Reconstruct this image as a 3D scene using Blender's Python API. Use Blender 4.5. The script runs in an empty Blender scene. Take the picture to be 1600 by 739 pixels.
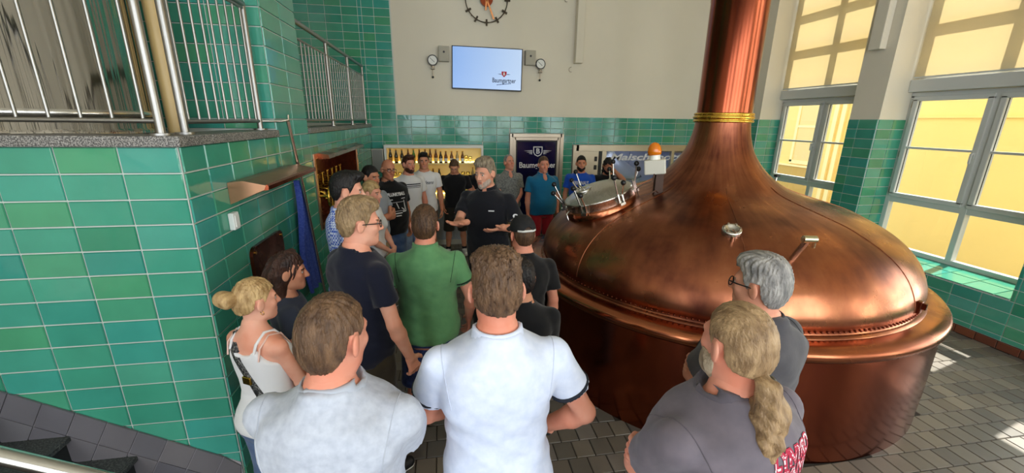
import bpy, bmesh, math, random
import numpy as np
from mathutils import Matrix, Vector
from mathutils.bvhtree import BVHTree

random.seed(7)
RNG = np.random.default_rng(7)
SC = bpy.context.scene
COL = SC.collection
PI = math.pi

# ------------------------------------------------------------------ camera
CAM_H = 2.45
F_PX, PITCH, ROLL, YAW = 639.0, 0.2765, 0.0129, 0.1678
_f = Vector((math.sin(YAW)*math.cos(PITCH), math.cos(YAW)*math.cos(PITCH), -math.sin(PITCH)))
_r = Vector((math.cos(YAW), -math.sin(YAW), 0))
_u = _r.cross(_f)
CAM_R = math.cos(ROLL)*_r + math.sin(ROLL)*_u
CAM_U = -math.sin(ROLL)*_r + math.cos(ROLL)*_u
CAM_F = _f
cam_data = bpy.data.cameras.new('camera')
cam_data.sensor_fit = 'HORIZONTAL'
cam_data.sensor_width = 36.0
cam_data.lens = F_PX/1600*36.0
cam_data.clip_start = 0.05
cam_data.clip_end = 200
cam = bpy.data.objects.new('camera', cam_data)
COL.objects.link(cam)
m = Matrix.Identity(4)
for i in range(3):
    m[i][0], m[i][1], m[i][2] = CAM_R[i], CAM_U[i], -CAM_F[i]
m.translation = (0, 0, CAM_H)
cam.matrix_world = m
SC.camera = cam

# ------------------------------------------------------------------ light
SC.view_settings.view_transform = 'Standard'
SC.view_settings.look = 'None'
SC.view_settings.gamma = 1.0
SC.view_settings.use_curve_mapping = False
SC.view_settings.exposure = 0.62
SC.cycles.use_denoising = True
SC.cycles.max_bounces = 10
SC.cycles.diffuse_bounces = 5
SC.cycles.glossy_bounces = 4
SC.cycles.transmission_bounces = 8
SC.cycles.transparent_max_bounces = 8
SC.cycles.sample_clamp_indirect = 6.0
SC.cycles.caustics_reflective = False
SC.cycles.caustics_refractive = False

world = bpy.data.worlds.new('sky')
SC.world = world
world.use_nodes = True
bg = world.node_tree.nodes['Background']
bg.inputs[0].default_value = (0.80, 0.90, 1.0, 1)
bg.inputs[1].default_value = 1.45

sun_d = bpy.data.lights.new('sun', 'SUN')
sun_d.energy = 8.0
sun_d.angle = math.radians(0.6)
sun_d.color = (1.0, 0.95, 0.86)
sun = bpy.data.objects.new('sun', sun_d)
COL.objects.link(sun)
sun.rotation_euler = Vector((-0.97, -0.24, -1.17)).to_track_quat('-Z', 'Y').to_euler()
sun.location = (12, 6, 14)

def portal(loc, direction, sx, sy):
    d = bpy.data.lights.new('window_area_light', 'AREA')
    d.shape = 'RECTANGLE'; d.size = sx; d.size_y = sy
    d.cycles.is_portal = True
    o = bpy.data.objects.new('window_area_light', d)
    COL.objects.link(o)
    o.location = loc
    o.rotation_euler = Vector(direction).to_track_quat('-Z', 'Z').to_euler()
    return o
WIN_Y = [(5.62, 7.50), (3.23, 5.17), (0.84, 2.78), (-1.55, 0.39)]   # window niches of the right wall
for a, b in WIN_Y:
    portal((6.80, (a+b)/2, 1.75), (-1, 0, 0), b-a, 2.3)
def daylight(loc, direction, sx, sy, watts, col=(0.93, 0.97, 1.0)):
    # area lamp added in an unseen window opening, brightens the room beyond the sky
    o = portal(loc, direction, sx, sy)
    o.data.cycles.is_portal = False; o.data.energy = watts; o.data.color = col
    return o
FRONT_X = (-3.3, -0.9, 1.5, 3.4, 5.4)      # windows of the wall behind the viewer
for xx in FRONT_X:
    daylight((xx, -4.05, 3.1), (0, 1, 0), 1.5, 4.2, 62)
for a, b in WIN_Y[2:]:
    daylight((6.78, (a+b)/2, 1.75), (-1, 0, 0), b-a-0.1, 2.1, 60)
# ------------------------------------------------------------------ materials
def srgb(r, g, b):
    def c(v):
        v /= 255.0
        return v/12.92 if v <= 0.04045 else ((v+0.055)/1.055)**2.4
    return (c(r), c(g), c(b), 1.0)

MATS = {}
def mat(name, col=(200, 200, 200), rough=0.6, metal=0.0, var=0.0, vscale=8.0, bump=0.0, bscale=40.0, stretch=None,
        spec=0.5, coat=0.0, rvar=0.0, col2=None, trans=0.0, emit=None, estr=0.0, alpha=1.0, sheen=0.0, coords='Object', bdist=0.01, ior=1.45, thr=(0.3, 0.7)):
    if name in MATS:
        return MATS[name]
    mt = bpy.data.materials.new(name)
    mt.use_nodes = True
    nt = mt.node_tree
    b = nt.nodes['Principled BSDF']
    I = b.inputs
    I['Base Color'].default_value = srgb(*col)
    I['Roughness'].default_value = rough
    I['Metallic'].default_value = metal
    I['Specular IOR Level'].default_value = spec
    I['Coat Weight'].default_value = coat
    I['Coat Roughness'].default_value = 0.05
    I['Transmission Weight'].default_value = trans
    I['IOR'].default_value = ior
    I['Alpha'].default_value = alpha
    I['Sheen Weight'].default_value = sheen
    if emit:
        I['Emission Color'].default_value = srgb(*emit); I['Emission Strength'].default_value = estr
    if var or bump or rvar:
        tc = nt.nodes.new('ShaderNodeTexCoord')
        mp = nt.nodes.new('ShaderNodeMapping')
        nt.links.new(tc.outputs[coords], mp.inputs[0])
        if stretch: mp.inputs['Scale'].default_value = stretch
    if var or rvar:
        n = nt.nodes.new('ShaderNodeTexNoise')
        n.inputs['Scale'].default_value = vscale; n.inputs['Detail'].default_value = 5
        nt.links.new(mp.outputs[0], n.inputs['Vector'])
        mr = nt.nodes.new('ShaderNodeMapRange')
        mr.inputs['From Min'].default_value = thr[0]; mr.inputs['From Max'].default_value = thr[1]
        nt.links.new(n.outputs[0], mr.inputs[0])
        if var:
            mx = nt.nodes.new('ShaderNodeMix'); mx.data_type = 'RGBA'
            a = srgb(*col)
            c2 = srgb(*col2) if col2 else tuple(max(0, v*(1-var)) for v in a[:3])+(1,)
            mx.inputs[6].default_value = a; mx.inputs[7].default_value = c2
            nt.links.new(mr.outputs[0], mx.inputs[0])
            nt.links.new(mx.outputs[2], I['Base Color'])
        if rvar:
            m2 = nt.nodes.new('ShaderNodeMapRange')
            m2.inputs['To Min'].default_value = max(0.02, rough-rvar); m2.inputs['To Max'].default_value = rough+rvar
            nt.links.new(mr.outputs[0], m2.inputs[0]); nt.links.new(m2.outputs[0], I['Roughness'])
    if bump:
        n2 = nt.nodes.new('ShaderNodeTexNoise')
        n2.inputs['Scale'].default_value = bscale; n2.inputs['Detail'].default_value = 4
        nt.links.new(mp.outputs[0], n2.inputs['Vector'])
        bp = nt.nodes.new('ShaderNodeBump')
        bp.inputs['Strength'].default_value = bump; bp.inputs['Distance'].default_value = bdist
        nt.links.new(n2.outputs[0], bp.inputs['Height'])
        nt.links.new(bp.outputs[0], I['Normal'])
    MATS[name] = mt
    return mt

def glaze(name, ramp, rough=0.10, bump=0.25, bscale=14, bdist=0.003, spec=0.5):
    """glazed tile: each piece takes its own colour from the ramp"""
    mt = bpy.data.materials.new(name); mt.use_nodes = True; nt = mt.node_tree
    b = nt.nodes['Principled BSDF']
    oi = nt.nodes.new('ShaderNodeObjectInfo'); ge = nt.nodes.new('ShaderNodeNewGeometry')
    ad = nt.nodes.new('ShaderNodeMath'); ad.operation = 'ADD'
    nt.links.new(oi.outputs['Random'], ad.inputs[0]); nt.links.new(ge.outputs['Random Per Island'], ad.inputs[1])
    fr = nt.nodes.new('ShaderNodeMath'); fr.operation = 'FRACT'; nt.links.new(ad.outputs[0], fr.inputs[0])
    cr = nt.nodes.new('ShaderNodeValToRGB'); cr.color_ramp.interpolation = 'LINEAR'
    el = cr.color_ramp.elements
    while len(el) < len(ramp): el.new(0.5)
    for i, c in enumerate(ramp):
        el[i].position = i/(len(ramp)-1); el[i].color = srgb(*c)
    nt.links.new(fr.outputs[0], cr.inputs[0])
    n = nt.nodes.new('ShaderNodeTexNoise'); n.inputs['Scale'].default_value = 5; n.inputs['Detail'].default_value = 3
    nt.links.new(ge.outputs['Position'], n.inputs['Vector'])
    hs = nt.nodes.new('ShaderNodeHueSaturation')
    mr = nt.nodes.new('ShaderNodeMapRange'); mr.inputs['To Min'].default_value = 0.86; mr.inputs['To Max'].default_value = 1.14
    nt.links.new(n.outputs[0], mr.inputs[0]); nt.links.new(mr.outputs[0], hs.inputs['Value'])
    nt.links.new(cr.outputs[0], hs.inputs['Color']); nt.links.new(hs.outputs[0], b.inputs['Base Color'])
    b.inputs['Roughness'].default_value = rough; b.inputs['Specular IOR Level'].default_value = spec
    n2 = nt.nodes.new('ShaderNodeTexNoise'); n2.inputs['Scale'].default_value = bscale; n2.inputs['Detail'].default_value = 3
    nt.links.new(ge.outputs['Position'], n2.inputs['Vector'])
    bp = nt.nodes.new('ShaderNodeBump'); bp.inputs['Strength'].default_value = bump; bp.inputs['Distance'].default_value = bdist
    nt.links.new(n2.outputs[0], bp.inputs['Height']); nt.links.new(bp.outputs[0], b.inputs['Normal'])
    MATS[name] = mt
    return mt

# ------------------------------------------------------------------ scene graph helpers
ORG = {}
def org(o):
    return ORG.get(o.name, Vector((0, 0, 0))) if o else Vector((0, 0, 0))
def tag(o, label=None, cat=None, group=None, kind=None):
    if label: o['label'] = label
    if cat: o['category'] = cat
    if group: o['group'] = group
    if kind: o['kind'] = kind
    return o
def thing(name, loc, label, cat, group=None, rz=0.0):
    o = bpy.data.objects.new(name, None)
    COL.objects.link(o)
    o.empty_display_size = 0.1
    o.location = loc; o.rotation_euler = (0, 0, rz)
    ORG[o.name] = Vector(loc)
    return tag(o, label, cat, group)
def copy_tree(o, delta=None, parent=None, label=None):
    c = o.copy(); COL.objects.link(c)
    if parent: c.parent = parent
    if delta is not None: c.location = o.location + Vector(delta)
    if label: c['label'] = label
    ORG[c.name] = org(o) + (Vector(delta) if delta is not None else Vector((0, 0, 0)))
    for ch in [x for x in COL.objects if x.parent == o]:
        copy_tree(ch, None, c)
    return c

def new_mesh(name, V, F, smooth=False):
    me = bpy.data.meshes.new(name)
    me.from_pydata([tuple(v) for v in V], [], F)
    if smooth: me.polygons.foreach_set('use_smooth', [True]*len(me.polygons))
    me.update()
    return me
def quad_mesh(name, V, Q, smooth=True):
    me = bpy.data.meshes.new(name)
    V = np.asarray(V, np.float32); Q = np.asarray(Q, np.int32)
    me.vertices.add(len(V)); me.vertices.foreach_set('co', V.ravel())
    me.loops.add(Q.size); me.loops.foreach_set('vertex_index', Q.ravel())
    me.polygons.add(len(Q))
    me.polygons.foreach_set('loop_start', np.arange(0, Q.size, 4, dtype=np.int32))
    me.polygons.foreach_set('loop_total', np.full(len(Q), 4, dtype=np.int32))
    me.polygons.foreach_set('use_smooth', np.full(len(Q), smooth))
    me.update(calc_edges=True)
    return me
def link(name, me, material, parent=None):
    o = bpy.data.objects.new(name, me)
    COL.objects.link(o)
    if material is not None and not me.materials: me.materials.append(material)
    if parent: o.parent = parent
    ORG[o.name] = org(parent)
    return o

class MB:
    """collects boxes, tubes, lathes ... in world coordinates, built as one mesh"""
    def __init__(s): s.V = []; s.F = []; s.S = []
    def _add(s, V, F, smooth=False):
        n = len(s.V); s.V += [Vector(v) for v in V]; s.F += [tuple(i+n for i in f) for f in F]; s.S += [smooth]*len(F); return s
    def box(s, x0, x1, y0, y1, z0, z1, M=None, bev=0.0):
        if bev > 0:
            bm = bmesh.new(); bmesh.ops.create_cube(bm, size=1)
            for v in bm.verts:
                v.co = Vector(((x0+x1)/2+v.co.x*(x1-x0), (y0+y1)/2+v.co.y*(y1-y0), (z0+z1)/2+v.co.z*(z1-z0)))
            bmesh.ops.bevel(bm, geom=bm.edges[:], offset=bev, segments=2, affect='EDGES', profile=0.5)
            bm.verts.index_update()
            V = [v.co.copy() for v in bm.verts]; F = [[v.index for v in f.verts] for f in bm.faces]; bm.free()
        else:
            V = [Vector(p) for p in ((x0, y0, z0), (x1, y0, z0), (x1, y1, z0), (x0, y1, z0), (x0, y0, z1), (x1, y0, z1), (x1, y1, z1), (x0, y1, z1))]
            F = [(0, 3, 2, 1), (4, 5, 6, 7), (0, 1, 5, 4), (1, 2, 6, 5), (2, 3, 7, 6), (3, 0, 4, 7)]
        if M is not None: V = [M @ v for v in V]
        return s._add(V, F)
    def tube(s, pts, r, n=10, caps=True, smooth=True):
        pts = [Vector(p) for p in pts]; k = len(pts)
        rr = r if isinstance(r, (list, tuple)) else [r]*k
        V = []; F = []; up = None
        for i, p in enumerate(pts):
            d = (pts[min(i+1, k-1)]-pts[max(i-1, 0)]).normalized()
            if up is None:
                up = Vector((0, 0, 1)) if abs(d.z) < 0.9 else Vector((1, 0, 0))
            a = d.cross(up).normalized(); b = a.cross(d).normalized(); up = b
            for j in range(n):
                t = 2*PI*j/n
                V.append(p + (a*math.cos(t)+b*math.sin(t))*rr[i])
        for i in range(k-1):
            for j in range(n):
                F.append((i*n+j, i*n+(j+1) % n, (i+1)*n+(j+1) % n, (i+1)*n+j))
        s._add(V, F, smooth)
        if caps:
            s._add(V[:n], [tuple(range(n))[::-1]]); s._add(V[-n:], [tuple(range(n))])
        return s
    def cyl(s, p0, p1, r0, r1=None, n=20): return s.tube([p0, p1], [r0, r0 if r1 is None else r1], n)
    def lathe(s, prof, c=(0, 0, 0), n=32, M=None, smooth=True, cap0=False, cap1=False):
        V = []; F = []
        for r, z in prof:
            for j in range(n):
                t = 2*PI*j/n; V.append(Vector((r*math.cos(t), r*math.sin(t), z)))
        for i in range(len(prof)-1):
            for j in range(n): F.append((i*n+j, i*n+(j+1) % n, (i+1)*n+(j+1) % n, (i+1)*n+j))
        if cap0: F.append(tuple(range(n))[::-1])
        if cap1: F.append(tuple(range((len(prof)-1)*n, len(prof)*n)))
        V = [(M @ v if M is not None else v+Vector(c)) for v in V]
        return s._add(V, F, smooth)
    def sphere(s, c, r, n=12, m=8, M=None):
        rr = r if isinstance(r, (tuple, list)) else (r, r, r)
        V = [Vector((0, 0, -1))]; F = []
        for i in range(1, m):
            a = -PI/2+PI*i/m
            for j in range(n):
                t = 2*PI*j/n; V.append(Vector((math.cos(a)*math.cos(t), math.cos(a)*math.sin(t), math.sin(a))))
        V.append(Vector((0, 0, 1)))
        for j in range(n): F.append((0, 1+(j+1) % n, 1+j))
        for i in range(m-2):
            for j in range(n): F.append((1+i*n+j, 1+i*n+(j+1) % n, 1+(i+1)*n+(j+1) % n, 1+(i+1)*n+j))
        L = len(V)-1
        for j in range(n): F.append((L, 1+(m-2)*n+j, 1+(m-2)*n+(j+1) % n))
        V = [Vector((v.x*rr[0], v.y*rr[1], v.z*rr[2])) for v in V]
        V = [(M @ v if M is not None else v)+Vector(c) for v in V]
        return s._add(V, F, True)
    def prism(s, poly, axis, a0, a1):
        """extrude a polygon of (u,v); axis 'x': (y,z), 'y': (x,z), 'z': (x,y)"""
        def P(u, v, w): return {'x': (w, u, v), 'y': (u, w, v), 'z': (u, v, w)}[axis]
        n = len(poly); V = [P(u, v, a0) for u, v in poly]+[P(u, v, a1) for u, v in poly]
        F = [tuple(range(n))[::-1], tuple(range(n, 2*n))]+[(i, (i+1) % n, n+(i+1) % n, n+i) for i in range(n)]
        return s._add(V, F)
    def torus(s, c, R, r, M=None, n=32, m=8, a0=0, a1=2*PI):
        pts = []
        full = abs(a1-a0-2*PI) < 1e-6
        V = []; F = []
        k = n if full else n+1
        for i in range(k):
            t = a0+(a1-a0)*i/n
            for j in range(m):
                q = 2*PI*j/m
                v = Vector(((R+r*math.cos(q))*math.cos(t), (R+r*math.cos(q))*math.sin(t), r*math.sin(q)))
                V.append((M @ v if M is not None else v)+Vector(c))
        for i in range(n):
            i2 = (i+1) % k
            for j in range(m): F.append((i*m+j, i2*m+j, i2*m+(j+1) % m, i*m+(j+1) % m))
        return s._add(V, F, True)
    def build(s, name, material, parent=None):
        o0 = org(parent)
        me = bpy.data.meshes.new(name)
        me.from_pydata([tuple(v-o0) for v in s.V], [], s.F)
        me.polygons.foreach_set('use_smooth', s.S); 
        bm = bmesh.new(); bm.from_mesh(me); bmesh.ops.recalc_face_normals(bm, faces=bm.faces); bm.to_mesh(me); bm.free()
        me.update()
        return link(name, me, material, parent)

def single(name, mb, material, label, cat, group=None, base=None):
    """a thing that is one mesh; its origin sits at its base"""
    V = mb.V
    if base is None:
        base = Vector(((min(v.x for v in V)+max(v.x for v in V))/2, (min(v.y for v in V)+max(v.y for v in V))/2, min(v.z for v in V)))
    base = Vector(base)
    mb.V = [v-base for v in V]
    o = mb.build(name, material, None)
    o.location = base; ORG[o.name] = base
    return tag(o, label, cat, group)
def struct(name, mb, material):
    o = mb.build(name, material); o['kind'] = 'structure'; return o

def text_mesh(body, size, bold=0.0, align='CENTER', shear=0.0, extrude=0.0, space=1.0):
    c = bpy.data.curves.new('lettering', 'FONT')
    c.body = body; c.size = size; c.align_x = align; c.align_y = 'CENTER'
    c.offset = bold; c.shear = shear; c.extrude = extrude; c.space_character = space; c.resolution_u = 3
    o = bpy.data.objects.new('lettering', c); COL.objects.link(o)
    dg = bpy.context.evaluated_depsgraph_get()
    me = bpy.data.meshes.new_from_object(o.evaluated_get(dg))
    COL.objects.unlink(o); bpy.data.objects.remove(o); bpy.data.curves.remove(c)
    return me
def text_on(body, size, origin, u, v, material, parent, bold=0.0, shear=0.0, extrude=0.002, name='lettering', width=None, space=1.0):
    me = text_mesh(body, size, bold, 'CENTER', shear, extrude, space)
    u = Vector(u).normalized(); v = Vector(v).normalized(); n = u.cross(v)
    co = np.zeros(len(me.vertices)*3); me.vertices.foreach_get('co', co); co = co.reshape(-1, 3)
    if width:
        w = co[:, 0].max()-co[:, 0].min(); co[:, 0] *= width/w
    O = np.array(Vector(origin)-org(parent))
    W = O+co[:, :1]*np.array(u)+co[:, 1:2]*np.array(v)+co[:, 2:]*np.array(n)
    me.vertices.foreach_set('co', W.ravel()); me.update()
    me.materials.clear()
    return link(name, me, material, parent)
GREEN = glaze('green_glaze', [(74, 154, 138), (64, 148, 122), (78, 158, 132), (56, 142, 128), (76, 152, 112), (64, 154, 142), (56, 136, 106)], 0.09, 0.35, 16, 0.0035)
GROUT = mat('grout', (196, 204, 196), 0.9, bump=0.2, bscale=200, bdist=0.001)
PLASTER = mat('plaster', (226, 218, 200), 0.9, var=0.05, vscale=1.2, bump=0.08, bscale=60, coords='Object')
FLOORT = glaze('floor_tile', [(112, 104, 94), (98, 92, 84), (124, 114, 100), (88, 84, 80), (106, 96, 84), (120, 112, 104)], 0.42, 0.3, 30, 0.002, 0.4)
FLOORG = mat('floor_joint', (52, 46, 40), 0.9)
GRANITE = mat('granite', (70, 68, 66), 0.45, var=0.6, vscale=140, bump=0.15, bscale=160, col2=(160, 156, 150), bdist=0.002, thr=(0.42, 0.62))
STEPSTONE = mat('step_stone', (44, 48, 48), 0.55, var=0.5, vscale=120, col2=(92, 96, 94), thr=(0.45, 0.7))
SKIRT = glaze('grey_tile', [(104, 102, 106), (96, 94, 100), (112, 108, 110)], 0.4, 0.2, 30, 0.002)
STEEL = mat('steel', (205, 203, 198), 0.22, 1.0)
STEELB = mat('brushed_steel', (190, 186, 178), 0.30, 1.0, rvar=0.08, vscale=6, stretch=(40, 40, 1))
STEELT = mat('tank_steel', (178, 174, 168), 0.10, 1.0, bump=0.6, bscale=2.2, stretch=(3, 3, 0.04), bdist=0.06)
RAILS = mat('rail_steel', (150, 148, 144), 0.34, 1.0)
STEELW = mat('warm_steel', (176, 164, 146), 0.36, 1.0, rvar=0.08, vscale=5, stretch=(1, 1, 30))
COPPER = mat('copper', (182, 112, 78), 0.27, 1.0, var=0.5, vscale=1.6, col2=(132, 72, 50), rvar=0.09, bump=0.12, bscale=3.0, bdist=0.02, stretch=(1, 1, 1.6), thr=(0.35, 0.68))
COPPERP = mat('polished_copper', (166, 88, 58), 0.19, 1.0, var=0.35, vscale=2.2, col2=(120, 56, 40), stretch=(1, 1, 0.3), bump=0.08, bscale=2.5, bdist=0.02)
COPPERD = mat('dark_copper', (120, 62, 42), 0.30, 1.0, var=0.5, vscale=5, rvar=0.1)
BRASS = mat('brass', (214, 172, 74), 0.25, 1.0, rvar=0.08, vscale=20)
WHITE = mat('white_paint', (228, 228, 222), 0.5)
PVC = mat('window_frame_white', (206, 208, 206), 0.35)
BLACK = mat('black_plastic', (16, 16, 17), 0.4)
RUBBER = mat('black_rubber', (20, 20, 20), 0.8)
GLASS = mat('glass', (255, 255, 255), 0.0, trans=1.0, ior=1.02, spec=0.5)
GLASSC = mat('drinking_glass', (240, 245, 240), 0.02, trans=1.0, ior=1.3)
DGLASS = mat('dark_glass', (18, 18, 34), 0.06, var=0.6, vscale=1.2, col2=(26, 26, 74))
YELLOW = mat('yellow_render', (246, 214, 128), 0.9, var=0.06, vscale=0.8, bump=0.1, bscale=50)
YELLOWD = mat('ochre_render', (196, 160, 84), 0.9)
YELLOWL = mat('pale_yellow', (248, 226, 160), 0.9)
REDBASE = glaze('red_base_tile', [(108, 62, 44), (96, 54, 40), (120, 70, 48)], 0.4, 0.2, 30, 0.002)
def dome_copper():
    # brushed copper with streaks and patina that run down the dome
    mt = mat('dome_copper', (192, 118, 80), 0.27, 1.0, bump=0.10, bscale=3.0, bdist=0.02); nt = mt.node_tree; b = nt.nodes['Principled BSDF']
    tc = nt.nodes.new('ShaderNodeTexCoord'); sx = nt.nodes.new('ShaderNodeSeparateXYZ'); nt.links.new(tc.outputs['Object'], sx.inputs[0])
    at = nt.nodes.new('ShaderNodeMath'); at.operation = 'ARCTAN2'; nt.links.new(sx.outputs[1], at.inputs[0]); nt.links.new(sx.outputs[0], at.inputs[1])
    ca = nt.nodes.new('ShaderNodeMath'); ca.operation = 'MULTIPLY'; ca.inputs[1].default_value = 9.0; nt.links.new(at.outputs[0], ca.inputs[0])
    cb = nt.nodes.new('ShaderNodeMath'); cb.operation = 'MULTIPLY'; cb.inputs[1].default_value = 2.6; nt.links.new(sx.outputs[2], cb.inputs[0])
    cx = nt.nodes.new('ShaderNodeCombineXYZ'); nt.links.new(ca.outputs[0], cx.inputs[0]); nt.links.new(cb.outputs[0], cx.inputs[1])
    n1 = nt.nodes.new('ShaderNodeTexNoise'); n1.inputs['Scale'].default_value = 1.3; n1.inputs['Detail'].default_value = 6; nt.links.new(cx.outputs[0], n1.inputs['Vector'])
    n2 = nt.nodes.new('ShaderNodeTexNoise'); n2.inputs['Scale'].default_value = 2.2; n2.inputs['Detail'].default_value = 5; nt.links.new(tc.outputs['Object'], n2.inputs['Vector'])
    m0 = nt.nodes.new('ShaderNodeMath'); m0.operation = 'MULTIPLY_ADD'; m0.inputs[1].default_value = 0.45; m0.inputs[2].default_value = 0.275; nt.links.new(n1.outputs[0], m0.inputs[0])
    mu = nt.nodes.new('ShaderNodeMath'); mu.operation = 'ADD'; nt.links.new(m0.outputs[0], mu.inputs[0]); nt.links.new(n2.outputs[0], mu.inputs[1])
    mr = nt.nodes.new('ShaderNodeMapRange'); mr.inputs['From Min'].default_value = 0.78; mr.inputs['From Max'].default_value = 1.22; nt.links.new(mu.outputs[0], mr.inputs[0])
    cr = nt.nodes.new('ShaderNodeValToRGB'); e = cr.color_ramp.elements
    e[0].color = srgb(184, 120, 86); e[1].color = srgb(106, 60, 47); m_ = e.new(0.5); m_.color = srgb(154, 95, 68)
    nt.links.new(mr.outputs[0], cr.inputs[0]); nt.links.new(cr.outputs[0], b.inputs['Base Color'])
    rr = nt.nodes.new('ShaderNodeMapRange'); rr.inputs['To Min'].default_value = 0.22; rr.inputs['To Max'].default_value = 0.40; nt.links.new(mr.outputs[0], rr.inputs[0]); nt.links.new(rr.outputs[0], b.inputs['Roughness'])
    return mt
DOMEC = dome_copper()
def pane_mat(name, tint, gloss=0.10, rough=0.0):
    """thin window pane: passes light straight through, with a little mirror"""
    mt = bpy.data.materials.new(name); mt.use_nodes = True; nt = mt.node_tree
    nt.nodes.remove(nt.nodes['Principled BSDF'])
    out = nt.nodes['Material Output']
    t = nt.nodes.new('ShaderNodeBsdfTransparent'); t.inputs[0].default_value = tint
    g = nt.nodes.new('ShaderNodeBsdfGlossy'); g.inputs['Roughness'].default_value = rough
    lw = nt.nodes.new('ShaderNodeLayerWeight'); lw.inputs[0].default_value = 0.12
    fr = nt.nodes.new('ShaderNodeMath'); fr.operation = 'MULTIPLY'; fr.inputs[1].default_value = 0.6; nt.links.new(lw.outputs['Facing'], fr.inputs[0])
    mx = nt.nodes.new('ShaderNodeMixShader')
    nt.links.new(fr.outputs[0], mx.inputs[0]); nt.links.new(t.outputs[0], mx.inputs[1]); nt.links.new(g.outputs[0], mx.inputs[2])
    nt.links.new(mx.outputs[0], out.inputs[0])
    return mt
PANE = pane_mat('window_pane', (0.97, 0.98, 0.97, 1))
def blind_mat():
    mt = bpy.data.materials.new('blind_fabric'); mt.use_nodes = True; nt = mt.node_tree
    nt.nodes.remove(nt.nodes['Principled BSDF']); out = nt.nodes['Material Output']
    a = nt.nodes.new('ShaderNodeBsdfDiffuse'); a.inputs[0].default_value = srgb(236, 228, 204)
    b = nt.nodes.new('ShaderNodeBsdfTranslucent'); b.inputs[0].default_value = srgb(238, 226, 196)
    mx = nt.nodes.new('ShaderNodeMixShader'); mx.inputs[0].default_value = 0.6
    nt.links.new(a.outputs[0], mx.inputs[1]); nt.links.new(b.outputs[0], mx.inputs[2]); nt.links.new(mx.outputs[0], out.inputs[0])
    return mt
BLIND = blind_mat()
# ------------------------------------------------------------------ tiles
def project(p):
    d = Vector(p)-Vector((0, 0, CAM_H)); z = d.dot(CAM_F)
    if z < 0.1: return None
    return 800+F_PX*d.dot(CAM_R)/z, 369.5-F_PX*d.dot(CAM_U)/z, z
TILE_MESH = {}
def tile_mesh(w, h, material, t=0.007, ch=0.004):
    key = (round(w, 3), round(h, 3), material.name)
    if key in TILE_MESH: return TILE_MESH[key]
    a, b = w/2, h/2
    V = [(-a, -b, 0), (a, -b, 0), (a, b, 0), (-a, b, 0), (-a+ch, -b+ch, t), (a-ch, -b+ch, t), (a-ch, b-ch, t), (-a+ch, b-ch, t)]
    F = [(4, 5, 6, 7), (0, 1, 5, 4), (1, 2, 6, 5), (2, 3, 7, 6), (3, 0, 4, 7)]
    me = new_mesh('tile', V, F); me.materials.append(material)
    TILE_MESH[key] = me
    return me
class Tiles:
    def __init__(s, parent, material, name='tile', joint=0.007):
        s.parent, s.m, s.name, s.j, s.L = parent, material, name, joint, []
    def field(s, O, u, v, u0, u1, v0, v1, holes=(), uw=0.283, vh=0.1396, up=0.0, vp=0.0, bond=0.0, keep=None):
        """a grid of pieces on the plane O + a*u + b*v; holes are (ua,ub,va,vb)"""
        O, u, v = Vector(O), Vector(u).normalized(), Vector(v).normalized()
        j0 = math.floor((v0-vp)/vh)
        for j in range(j0, j0+int((v1-v0)/vh)+3):
            b0, b1 = max(v0, vp+j*vh), min(v1, vp+(j+1)*vh)
            if b1-b0 < 0.02: continue
            ph = up+(bond*uw if j % 2 else 0)
            i0 = math.floor((u0-ph)/uw)
            for i in range(i0, i0+int((u1-u0)/uw)+3):
                rects = [(max(u0, ph+i*uw), min(u1, ph+(i+1)*uw), b0, b1)]
                for hu0, hu1, hv0, hv1 in holes:
                    nxt = []
                    for (a0, a1, c0, c1) in rects:
                        if hu0 >= a1 or hu1 <= a0 or hv0 >= c1 or hv1 <= c0: nxt.append((a0, a1, c0, c1)); continue
                        if hu0 > a0: nxt.append((a0, hu0, c0, c1))
                        if hu1 < a1: nxt.append((hu1, a1, c0, c1))
                        if hv0 > c0: nxt.append((max(a0, hu0), min(a1, hu1), c0, hv0))
                        if hv1 < c1: nxt.append((max(a0, hu0), min(a1, hu1), hv1, c1))
                    rects = nxt
                for a0, a1, c0, c1 in rects:
                    if a1-a0 < 0.025 or c1-c0 < 0.025: continue
                    c = O+u*(a0+a1)/2+v*(c0+c1)/2
                    if keep and not keep(c): continue
                    s.L.append((c, u, v, a1-a0-s.j, c1-c0-s.j))
        return s
    def finish(s, n=300):
        sc = []
        for k, (c, u, v, w, h) in enumerate(s.L):
            nrm = u.cross(v); q = project(c)
            if q is None or (Vector((0, 0, CAM_H))-c).dot(nrm) < 0 or not (-40 < q[0] < 1640 and -30 < q[1] < 769): sc.append((0, k)); continue
            P = [project(c+u*(a*w/2)+v*(b*h/2)) for a, b in ((-1, -1), (1, -1), (1, 1), (-1, 1))]
            if None in P: sc.append((0, k)); continue
            A = abs(sum(P[i][0]*P[(i+1) % 4][1]-P[(i+1) % 4][0]*P[i][1] for i in range(4)))/2
            sc.append((A, k))
        sc.sort(reverse=True)
        o0 = org(s.parent)
        rest = MB()
        for r, (A, k) in enumerate(sc):
            c, u, v, w, h = s.L[k]; nrm = u.cross(v)
            jit = RNG.normal(0, 0.003, 2)
            M = Matrix.Identity(4)
            for i in range(3): M[i][0], M[i][1], M[i][2] = u[i], v[i], nrm[i]
            M = M @ Matrix.Rotation(jit[0], 4, 'X') @ Matrix.Rotation(jit[1], 4, 'Y')
            M.translation = c-o0
            if r < n and A > 25:
                me = tile_mesh(w, h, s.m)
                o = bpy.data.objects.new(s.name, me); COL.objects.link(o); o.parent = s.parent; o.matrix_local = M
            else:
                me = tile_mesh(w, h, s.m)
                M.translation = c
                rest._add([M @ x.co for x in me.vertices], [tuple(p.vertices) for p in me.polygons])
        if rest.V:
            o = rest.build(s.name+'_field', s.m, s.parent); o['kind'] = 'stuff'
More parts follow.
